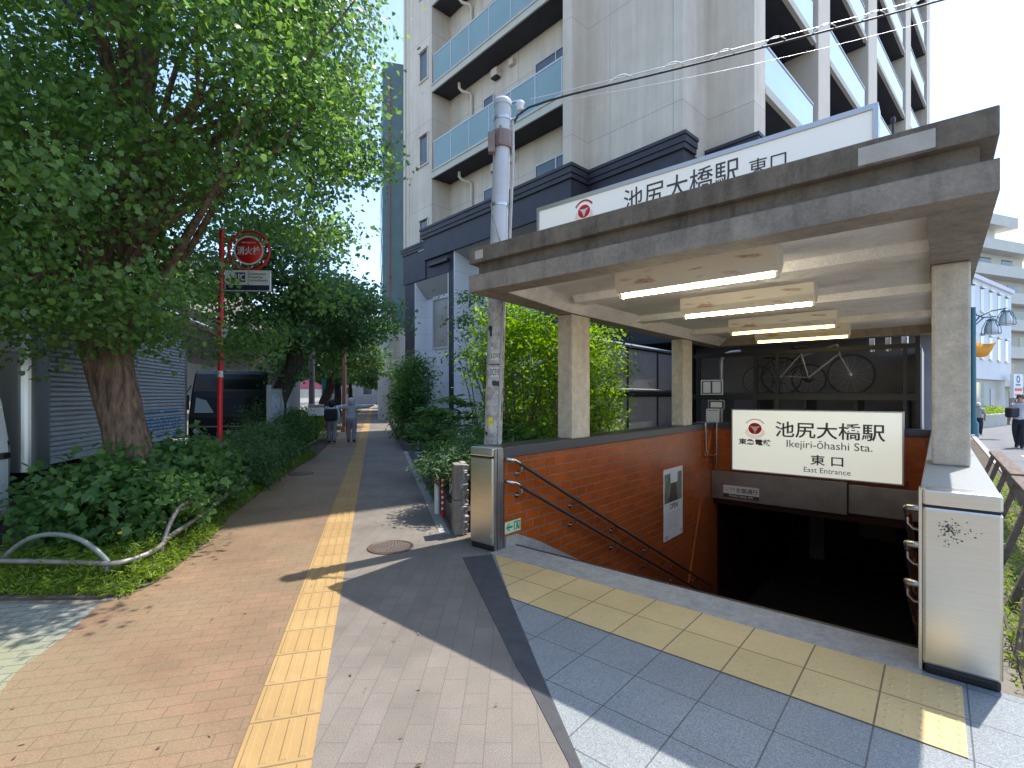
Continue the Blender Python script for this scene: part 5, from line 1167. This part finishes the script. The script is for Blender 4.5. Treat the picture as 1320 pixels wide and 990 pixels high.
db = bicycle('delivery bicycle with a white rear box parked by the hedge', (-6.95, 17.6, 0), math.atan(.277) + R(95), 1.1, 'rail_dark')
mb = MB(); mb.box(-.32, .24, -.26, .26, 1.0, 1.34); bxo = mb.build('cargo_box', M['white'], db, bevel=.03); mb = MB(); mb.box(-.33, .25, -.27, .27, 1.34, 1.40); mb.build('lid', M['conc_grey'], bxo, bevel=.02); mb = MB(); mb.box(-.325, .245, -.265, .265, 1.30, 1.325); mb.build('red_stripe', M['red'], bxo)
def simple_pole(name, label, x, y, h, r, m, group=None, cap=True):
    t = thing(name, label, 'pole', (x, y, 0), 0, group); mb = MB(); mb.tube([(0, 0, -.12), (0, 0, h)], [r, r * .85], 14); mb.build('shaft', m, t)
    mb = MB(); mb.lathe([(r * 1.6, -.02), (r * 1.6, .03), (r, .25)], 14); mb.build('base', m, t); return t
M['cyan'] = mk('cyan_paint', (.02, .38, .48), None, rough=.4)
simple_pole('street_pole', 'dark grey pole rising from the hedge left of the pedestrians', -9.0, 22.3, 7.5, .13, mk('pole_dark', (.08, .07, .075), None, rough=.6))
simple_pole('street_pole', 'bright cyan pole behind the hedge left of the pedestrians', -11.0, 29.0, 9, .12, M['cyan'])
simple_pole('street_pole', 'rusty brown pole above the hooded pedestrian', -7.85, 23.2, 6.5, .1, mk('pole_brown', (.22, .10, .06), None, rough=.7))
bs = thing('blue_sign', 'blue round traffic sign mostly hidden in the ginkgo crown at the top left', 'sign', (-5.5, 6.55, 0), R(-10))
mb = MB(); mb.tube([(.35, .1, 0), (.35, .1, 7.6)], .035, 10); mb.build('pole', M['conc_grey'], bs)
mb = MB(); mb.lathe([(0, -.02), (.33, -.02), (.33, .0), (0, .0)], 32, (-.25, 0, 7.1), 'y'); mb.bar((-.25, .02, 7.1), (.35, .1, 7.1), .04, .04); mb.build('disc', mk('sign_blue', (.02, .10, .45), None, rough=.3), bs)

# ------------------------------------------------------------------ buildings far left, far ahead, far right
vd = thing('elevated_road', 'beige concrete elevated road running along the far side of the left street', 'elevated road', (-16.5, 24, 0), math.atan(.277))
vc = concrete('viaduct_concrete', (.44, .42, .38), (.52, .50, .455), (.34, .32, .29), .5, True, .4)
mb = MB(); mb.box(-14, -1, -40, 130, 5.2, 6.4); mb.box(-1.02, 1.2, -40, 130, 5.8, 8.3); mb.build('deck', vc, vd, bevel=.05)
for y in (-34, -16, 2, 22, 44, 66, 90): 
    mb = MB(); mb.box(-9, -1.4, y, y + 2.6, -.12, 5.21); mb.build('pier', vc, vd, bevel=.08)
mb = MB(); mb.box(-1.0, -.7, -40, 130, -.12, 3.6); mb.build('side_wall', vc, vd)
mb = MB(); mb.tube([(1.3, -40, 5.2), (1.3, 130, 5.2)], .09, 8); mb.build('pipe', M['alu'], vd)
def block(name, label, loc, rz, w, d, h, wall, floors, cols, winmat='win', extra=None, group=None, wf=.5, hf=.5, z0=1.2, sides=('f',)):
    t = thing(name, label, 'building', loc, rz, group)
    mb = MB(); mb.box(0, w, 0, d, -.12, h); mb.build('wall', wall, t)
    fh = (h - z0) / floors
    for f in range(floors):
        for c in range(cols):
            cw = w / cols; x0 = c * cw + cw * (1 - wf) / 2; za = z0 + f * fh + fh * (1 - hf) / 2
            m = MB(); m.box(x0 - .06, x0 + cw * wf + .06, -.08, .0, za - .08, za); m.box(x0 - .06, x0, -.05, .0, za, za + fh * hf); m.box(x0 + cw * wf, x0 + cw * wf + .06, -.05, .0, za, za + fh * hf); m.box(x0 - .06, x0 + cw * wf + .06, -.06, .0, za + fh * hf, za + fh * hf + .07)
            o = m.build('window', M['frame'], t); m = MB(); m.box(x0, x0 + cw * wf, -.02, -.005, za, za + fh * hf); m.build('pane', M[winmat], o)
    return t
teal = mk('teal_cladding', (.10, .17, .18), (.13, .20, .21), 1, .35)
tb_ = thing('teal_building', 'slim teal clad tower beyond the apartment building', 'building', (-8.95, 34.5, 0), math.atan(.277))
mb = MB(); mb.box(-.05, 12, 0, 14, 6.5, 25); mb.build('wall', teal, tb_)
mb = MB(); mb.box(-.3, 11.8, .2, 13.8, -.12, 6.5); mb.build('base_wall', M['white'], tb_)
mb = MB(); mb.box(.40, .46, -.08, 0, 6.5, 24); mb.build('pipe', mk('red_pipe', (.45, .08, .08), None), tb_)
mb = MB()
for k in range(6): mb.box(-.12, -.05, .4, 13.4, 8.2 + k * 2.7, 9.6 + k * 2.7)
mb.build('window_band', M['glass_blue'], tb_)
mb = MB()
for x in np.linspace(-.25, .8, 8): mb.bar((x, -.35, 6.6), (x, -.35, 7.7), .03, .03)
mb.bar((-.3, -.35, 7.7), (.85, -.35, 7.7), .05, .05); mb.box(-.3, .85, -.45, 0, 6.3, 6.58); mb.build('balcony', M['white'], tb_)
mb = MB(); mb.box(.35, .75, -.5, -.02, -.12, 6.3); mb.build('buttress', M['slab'], tb_)
gb = block('grey_building', 'narrow pale grey office block farther down the walk', (-12.6, 50, 0), math.atan(.277), 9, 10, 14, M['conc_grey'], 4, 3)
block('end_building', 'broad dull grey building closing the view at the far end of the walk', (-48, 104, 0), math.atan(.277), 34, 12, 17, mk('end_wall', (.20, .20, .21), (.26, .26, .27), .4, .8), 5, 9)
ys = thing('shop_sign', 'yellow and white vertical shop sign projecting from a far building', 'sign', (-10.9, 41.5, 0), math.atan(.277))
mb = MB(); mb.box(-.9, .55, 0, .25, 5.2, 8.2); mb.build('panel', mk('shop_yellow', (.75, .48, .02), None, rough=.4), ys); mb = MB(); mb.box(-.6, .25, -.02, .0, 5.9, 7.6); mb.build('white_patch', M['white'], ys); mb = MB(); mb.box(-.9, .55, 0, .25, 4.75, 5.15); mb.box(-.25, -.1, -.03, -.02, 6.1, 7.2); mb.build('blue_panel', mk('shop_blue', (.05, .10, .4), None), ys); mb = MB(); mb.box(.55, 1.3, .05, .15, 5.6, 5.8); mb.box(.55, 1.3, .05, .15, 7.6, 7.8); mb.box(1.2, 1.5, 0, .3, -.12, 8.5); mb.build('bracket', M['alu'], ys)
av = thing('red_parasol', 'small red parasol far behind the hedge', 'parasol', (-13.5, 33, RZ)); mb = MB(); mb.lathe([(1.3, 2.3), (.05, 2.95), (0, 2.97)], 10); mb.build('canopy', M['red'], av); mb = MB(); mb.tube([(0, 0, 0), (0, 0, 2.9)], .04, 8); mb.build('pole', M['alu'], av)
wb_ = thing('white_cabinet', 'white boxy kiosk standing beyond the map board', 'kiosk', (-11.2, 21.5, RZ), .27); mb = MB(); mb.box(0, 1.5, 0, 1.2, 0, 2.4); mb.build('body', mk('kiosk_grey', (.34, .34, .36), None), wb_, bevel=.03); mb = MB(); mb.box(.85, 1.5, -.03, .0, .2, 2.35); mb.build('door', M['white'], wb_, bevel=.01)
# right side: white house, stepped apartments, roadside planting
wh = thing('white_house', 'white rendered shop house with narrow dark windows on the far side of the right road', 'building', (22.5, 26.5, RZ), R(33.7))
M['render_white'] = mk('render_white', (.66, .66, .69), (.70, .70, .73), 1, .7)
mb = MB(); mb.box(0, 15.3, 0, 8, 2.9, 9.0); mb.build('wall', M['render_white'], wh)
mb = MB(); mb.box(.0, 15.2, .3, 8, 0, 2.9); mb.build('ground_floor', mk('shopfront_grey', (.40, .42, .40), (.46, .47, .46), 1, .6), wh)
mb = MB(); mb.box(-.15, 15.45, -.15, 8.1, 9.0, 9.25); mb.build('parapet', M['render_white'], wh)
mb = MB(); mb.add([(0, .3, 9.25), (11.4, .3, 9.25), (10.7, 1.3, 10.5), (.6, 1.3, 10.5), (0, 7, 9.25), (11.4, 7, 9.25)], [(0, 1, 2, 3), (0, 3, 4), (1, 5, 2), (3, 2, 5, 4)]); mb.build('roof', mk('roof_brown', (.22, .18, .17), None, rough=.7), wh)
for z in (7.15, 4.2):
    for c in range(8):
        x = .8 + c * 1.85; m = MB(); m.box(x - .06, x + .76, -.09, 0, z - .1, z); m.box(x - .06, x + .76, -.12, 0, z + 1.45, z + 1.55); o = m.build('window', M['frame'], wh); m = MB(); m.box(x, x + .7, -.015, .0, z, z + 1.45); m.build('pane', M['win'], o)
m = MB(); m.box(5.5, 10.2, .27, .3, .2, 2.7); m.build('shop_window', mk('shop_glass', (.25, .33, .31), None, rough=.1, spec=.8), wh); m = MB(); m.box(11.6, 12.6, .25, .3, .1, 2.3); m.build('door', mk('door_grey', (.5, .5, .5), None), wh)
sb = thing('stepped_apartments', 'pale beige stepped apartment block rising behind the white house', 'building', (47, 50, RZ), R(20))
cr_ = mk('cream_wall', (.56, .545, .49), (.60, .585, .53), 1, .8)
for k in range(7):
    x1 = 30 - max(0, k - 1) * 4.2
    mb = MB(); mb.box(0, x1, k * .5, 18, k * 2.95, (k + 1) * 2.95 - .2); mb.box(-.1, x1 + 1.6, k * .5 - 1.3, 18, (k + 1) * 2.95 - .2, (k + 1) * 2.95); mb.build('storey', cr_, sb)
    mb = MB(); mb.box(-.1, x1 + 1.6, k * .5 - 1.3, k * .5 - 1.2, (k + 1) * 2.95, (k + 1) * 2.95 + .95); mb.build('balcony_parapet', cr_, sb)
    for c in range(int(x1 / 4)):
        m = MB(); x = 1.2 + c * 4; m.box(x, x + 2.0, k * .5 - .03, k * .5, k * 2.95 + .4, k * 2.95 + 2.3); m.build('window', M['win'], sb)
mb = MB(); mb.box(0, 3, 6, 9, 20.6, 23.2); mb.build('roof_house', cr_, sb)
ss = thing('hotel_sign', 'white sign panel with a blue emblem on the far right building', 'sign', (33.6, 33.2, RZ), R(25)); mb = MB(); mb.box(0, 1.3, 0, .2, 1.7, 3.3); mb.build('panel', M['white'], ss); mb = MB(); mb.ring((.62, -.01, 2.95), .14, .26, 0, 2 * PI, 20); mb.box(.3, .95, -.012, -.002, 2.52, 2.62); mb.build('emblem', mk('emblem_blue', (.06, .15, .5), None), ss); mb = MB(); mb.box(.15, 1.15, -.012, -.002, 2.15, 2.35); mb.box(.15, 1.15, -.012, -.002, 1.85, 1.95); mb.build('red_bars', M['red'], ss); mb = MB(); mb.box(.55, .7, .05, .15, 0, 1.7); mb.build('post', M['alu'], ss)
# low kerbed planting in front of the white house
lp = thing('roadside_planter', 'long low concrete planter with clipped green plants across the right road', 'planter', (23.0, 25.6, RZ), R(33.7)); mb = MB(); mb.box(0, 11, 0, 1.6, 0, .75); mb.build('kerb_wall', M['conc_grey'], lp, bevel=.04)
cl = np.stack([NR.uniform(.2, 10.8, 160), NR.uniform(.2, 1.4, 160), np.full(160, .9)], 1); pos, nrm = spray(cl, 26, .2, .5); leaf_object('foliage', pos, nrm, .16, 'oval', M['leaf_grass'], lp)
# street lamp with two lanterns and an orange banner
M['teal_pole'] = mk('teal_pole', (.03, .14, .19), None, rough=.4)
sl_ = thing('street_lamp', 'teal street lamp with two caged lanterns and an orange banner by the right road', 'street lamp', (20.45, 22, RZ), 0)
mb = MB(); mb.tube([(0, 0, 0), (0, 0, 5.75)], [.13, .10], 12); mb.lathe([(.2, 0), (.2, .6), (.14, .7)], 12); mb.build('pole', M['teal_pole'], sl_)
mb = MB(); mb.tube([(0, 0, 5.0), (.3, 0, 5.35), (.8, 0, 5.6), (1.5, 0, 5.72)], .035, 8); mb.tube([(0, 0, 5.7), (.15, 0, 5.42), (.45, 0, 5.3), (1.0, 0, 5.35)], .03, 8); mb.tube([(0, 0, 4.9), (.25, 0, 5.1), (.5, 0, 5.32)], .03, 8); mb.build('arm', M['teal_pole'], sl_)
for x, z in ((.82, 5.3), (1.47, 5.70)):
    mb = MB(); mb.lathe([(.02, .0), (.05, -.02), (.16, -.10), (.18, -.14)], 12, (x, 0, z)); o = mb.build('lantern', M['teal_pole'], sl_)
    mb = MB()
    for k in range(8):
        a = 2 * PI * k / 8; mb.tube([(x + .15 * math.cos(a), .15 * math.sin(a), z - .1), (x + .30 * math.cos(a), .30 * math.sin(a), z - .45), (x + .32 * math.cos(a), .32 * math.sin(a), z - .72)], .014, 5)
    mb.tube([(x + .32 * math.cos(2 * PI * k / 16), .32 * math.sin(2 * PI * k / 16), z - .72) for k in range(17)], .014, 5); mb.build('cage', M['teal_pole'], o)
    mb = MB(); mb.lathe([(.08, -.14), (.20, -.42), (.22, -.70), (0, -.70)], 14, (x, 0, z)); mb.build('lamp_glass', mk('lamp_glass', (.75, .77, .78), None, rough=.2), o)
mb = MB(); n_ = 10
vs = []
for i in range(n_ + 1):
    t = i / n_; x = .1 + t * 1.05; vs += [(x, .03 * math.sin(t * 7), 4.25 - .12 * math.sin(t * PI)), (x * (.9 if i > 5 else 1) , .05 * math.sin(t * 6 + 1), 4.25 - .12 * math.sin(t * PI) - .62 * (1 - t ** 2.2) - .04)]
mb.add(vs, [(2 * i, 2 * i + 1, 2 * i + 3, 2 * i + 2) for i in range(n_)], True); o = mb.build('banner', mk('banner_orange', (.75, .30, .03), None, rough=.7), sl_); o.modifiers.new('thick', 'SOLIDIFY').thickness = .01
# roadside fence right of the entrance wall
rf = thing('guard_fence', 'weathered brown guard fence of broad top boards on A-shaped legs beside the right road', 'fence', S(4.36, 0, 0), SANG)
wood = mk('weathered_wood', (.12, .085, .065), (.19, .145, .12), 3, .8, 0, .4, 40, stretch=(8, 1, 8))
mb = MB(); mb.box(-.07, .07, 1.5, 3.9, .76, .81); mb.box(-.07, .07, 3.93, 7.0, .78, .83); mb.build('top_board', wood, rf, bevel=.008)
for v in (1.6, 2.7, 3.8, 4.9, 6.0, 6.95):
    mb = MB(); mb.bar((-.26, v, 0), (-.02, v, .77), .05, .07); mb.bar((.26, v, 0), (.02, v, .77), .05, .07); mb.build('leg', wood, rf)
mb = MB(); mb.bar((-.30, .45, -.02), (-.12, 1.0, .9), .07, .08); mb.bar((.05, 1.2, .84), (-.1, .35, .02), .05, .08); mb.build('brace', wood, rf)

# ------------------------------------------------------------------ people
SKIN = mk('skin', (.42, .25, .18), None, rough=.5); HAIRK = mk('hair_black', (.012, .01, .009), None, rough=.5); SHOE = mk('shoe', (.015, .015, .016), None, rough=.5)
def person(label, loc, heading, h, joints, mats, pick, hair=None, extra=None, group=None):
    t = thing('person', label, 'person', loc, heading, group)
    names = list(joints['P'].keys()); V = [Vector(joints['P'][k][:3]) * h for k in names]; E_ = [(names.index(a), names.index(b)) for a, b in joints['E']]
    me = bpy.data.meshes.new('sk'); me.from_pydata([tuple(v) for v in V], E_, []); o = bpy.data.objects.new('sk', me); COL.objects.link(o)
    o.modifiers.new('skin', 'SKIN'); sv = me.skin_vertices[0].data if len(me.skin_vertices) else None
    if sv:
        for i, k in enumerate(names):
            r = joints['P'][k][3] * h; rr_ = joints['P'][k]; sv[i].radius = (r, (rr_[4] if len(rr_) > 4 else rr_[3]) * h); sv[i].use_root = (k == 'pelvis')
    o.modifiers.new('sub', 'SUBSURF').levels = 2; o.modifiers['sub'].render_levels = 2
    dg = bpy.context.evaluated_depsgraph_get(); dg.update(); m2 = bpy.data.meshes.new_from_object(o.evaluated_get(dg)); bpy.data.objects.remove(o)
    m2.materials.clear()
    for m in mats: m2.materials.append(m)
    for p in m2.polygons: p.use_smooth = True; p.material_index = pick(p.center / h)
    b = bpy.data.objects.new('body', m2); COL.objects.link(b); b.parent = t
    return t
def walk(arms='down', stride=.06):
    P = {'pelvis': (0, 0, .52, .098, .075), 'waist': (0, 0, .60, .098, .072), 'chest': (0, 0, .72, .112, .078), 'collar': (0, 0, .80, .08, .055), 'neck': (0, 0, .85, .032), 'head': (0, .008, .91, .056, .062), 'crown': (0, .0, .965, .045, .05), 'nose': (0, .062, .905, .012),
         'shL': (-.105, 0, .79, .054), 'shR': (.105, 0, .79, .054),
         'hipL': (-.058, 0, .47, .073), 'hipR': (.058, 0, .47, .073), 'knL': (-.06, .03 + stride * .5, .275, .060), 'knR': (.06, .02 - stride * .3, .275, .060), 'anL': (-.06, stride, .05, .042), 'anR': (.06, -stride, .05, .042), 'toL': (-.065, stride + .085, .02, .024), 'toR': (.065, -stride + .085, .02, .024)}
    if arms == 'down':
        P.update({'elL': (-.155, -.02, .64, .038), 'elR': (.155, .0, .64, .038), 'wrL': (-.145, .03, .51, .023), 'wrR': (.145, .05, .51, .023), 'haL': (-.145, .05, .455, .022), 'haR': (.145, .07, .455, .022)})
    elif arms == 'out':
        P.update({'elL': (-.27, -.0, .775, .046), 'elR': (.27, .0, .785, .046), 'wrL': (-.40, .02, .765, .036), 'wrR': (.40, .02, .80, .036), 'haL': (-.46, .03, .765, .022), 'haR': (.46, .03, .81, .022)})
    for s_ in 'LR':
        hx, hy, hz = P['ha' + s_][:3]; wx, wy, wz = P['wr' + s_][:3]; d = Vector((hx - wx, hy - wy, hz - wz)).normalized(); sx_ = Vector((0, 1, 0))
        for k, off in enumerate((-.018, -.006, .006, .018)):
            q = Vector((hx, hy, hz)) + d * (.035 - .005 * abs(k - 1.5)) + sx_ * off; P['f%d%s' % (k, s_)] = (q.x, q.y, q.z, .0062)
        q = Vector((hx, hy, hz)) - d * .005 + sx_ * .032; P['th' + s_] = (q.x, q.y, q.z, .007)
    E_ = [('pelvis', 'waist'), ('waist', 'chest'), ('chest', 'collar'), ('collar', 'neck'), ('neck', 'head'), ('head', 'crown'), ('head', 'nose'), ('pelvis', 'hipL'), ('pelvis', 'hipR')]
    for s_ in 'LR': E_ += [('collar', 'sh' + s_), ('sh' + s_, 'el' + s_), ('el' + s_, 'wr' + s_), ('wr' + s_, 'ha' + s_), ('hip' + s_, 'kn' + s_), ('kn' + s_, 'an' + s_), ('an' + s_, 'to' + s_), ('ha' + s_, 'th' + s_)] + [('ha' + s_, 'f%d%s' % (k, s_)) for k in range(4)]
    return {'P': P, 'E': E_}
def dresser(sleeve=.44, hood=False):
    # 0 skin, 1 top, 2 trousers, 3 shoes
    def f(c):
        if c.z > .845: return 1 if hood and (c.y < .03 or c.z > .945) else 0
        if c.z < .045: return 3
        ax = abs(c.x)
        if c.z < .535 and ax < .118: return 2
        if ax > sleeve: return 0
        if ax > .105 and c.z < sleeve_z[0] and sleeve < .4: return 0
        return 1
    return f
sleeve_z = [.50]
def hair_cap(t, h, m, z=.945, name='hair', r=.062, back=.02, long=0, hood=0):
    mb = MB()
    if hood: prof = [(.040, -.115), (.066, -.085), (.078, -.035), (.080, .0), (.074, .03), (.056, .058), (.028, .074), (0, .078)]
    elif long: prof = [(r * .7, -.13), (r * 1.12, -.10), (r * 1.2, -.03), (r * 1.15, .015), (r * .9, .045), (r * .5, .062), (0, .067)]
    else: prof = [(r * 1.0, -.035), (r * 1.1, 0), (r * 1.02, .03), (r * .75, .052), (r * .4, .063), (0, .066)]
    mb.lathe([(a * h, b2 * h) for a, b2 in prof], 20, (0, -back * h, z * h)); return mb.build(name, m, t)
GREY = mk('grey_hoodie', (.42, .42, .45), (.47, .47, .5), 8, .9); GREYP = mk('grey_trousers', (.25, .245, .27), (.30, .29, .32), 8, .9); WHT = mk('white_shirt', (.62, .64, .68), None, rough=.9); NAVY = mk('dark_trousers', (.03, .032, .045), None, rough=.9)
p1 = person('person in a pale grey hoodie and grey trousers walking away with both arms stretched out', (-5.93, 18.3, 0), math.atan(.277), 1.66, walk('out', .07), [SKIN, GREY, GREYP, SHOE], dresser(.43, True))
hair_cap(p1, 1.66, GREY, .915, 'hood', .070, .014, hood=1)
p2 = person('dark-haired person in a white top and grey trousers walking beside the hooded person', (-6.55, 18.0, 0), math.atan(.277), 1.58, walk('down', .05), [SKIN, WHT, GREYP, SHOE], dresser(.5))
hair_cap(p2, 1.58, HAIRK, .94, 'hair', .066, .010, 1)
def bag(label, loc, rz, w, d, h, strap):
    t = thing('shoulder_bag', label, 'bag', loc, rz); mb = MB(); mb.box(-w / 2, w / 2, -d / 2, d / 2, 0, h); mb.build('bag_body', mk('bag_black', (.018, .018, .024), None, rough=.8), t, bevel=min(w, d, h) * .35, seg=4)
    mb = MB(); mb.tube(strap, .014, 6); mb.build('strap', M['black'], t); return t
bag('big black shoulder bag on the back of the dark-haired pedestrian', (-6.50, 17.80, .82), math.atan(.277), .46, .20, .42, [(-.18, 0, .38), (-.12, .08, .5), (.05, .12, .58), (.16, .06, .5), (.18, 0, .38)])
sleeve_z[0] = .62
p3 = person('man in a light short-sleeved shirt and dark trousers walking on the right road', (17.84, 17.4, RZ), R(115), 1.86, walk('down', .07), [SKIN, WHT, NAVY, SHOE], dresser(.2))
hair_cap(p3, 1.86, mk('hair_brown', (.12, .07, .045), None), .955, 'hair', .056, .016)
bag('black shoulder bag carried by the man on the right road', (17.45, 17.3, .95), R(20), .5, .22, .36, [(-.15, 0, .3), (.0, .02, .48), (.3, .05, .62), (.42, .1, .55)])
p4 = person('person in a white cap and grey shirt walking away beside the teal lamp', (22.0, 23.4, RZ), R(-50), 1.50, walk('down', .05), [SKIN, mk('grey_shirt', (.36, .37, .38), None, rough=.9), NAVY, SHOE], dresser(.2))
hair_cap(p4, 1.50, M['white'], .95, 'cap', .062, .005)

# ------------------------------------------------------------------ fallen leaves and specks on the paving
def lpt(g):
    Y = 2.2 + 8 * g.uniform() ** 1.5; X = g.uniform(gx(max(Y, 4.5)) + .05, .777 - .27 * Y - .1)
    if g.uniform() > .25 + .75 * math.exp(-(X - gx(max(Y, 4.5))) * 1.3): return None
    return (X, Y, .012)
g_ = np.random.default_rng(77); pts = []
while len(pts) < 80:
    p = lpt(g_)
    if p is not None: pts.append(p)
tag(leaf_object('fallen_leaves', np.array(pts), np.tile(np.array([0, 0, 1.]), (len(pts), 1)), .028, 'oval', leafmat('leaf_litter', [(.10, .06, .02), (.20, .15, .05), (.30, .26, .16), (.07, .05, .03)], .1), None, tilt=.15), 'tiny scattered fallen leaves and petals on the brick walk', 'leaf litter', None, 'stuff')
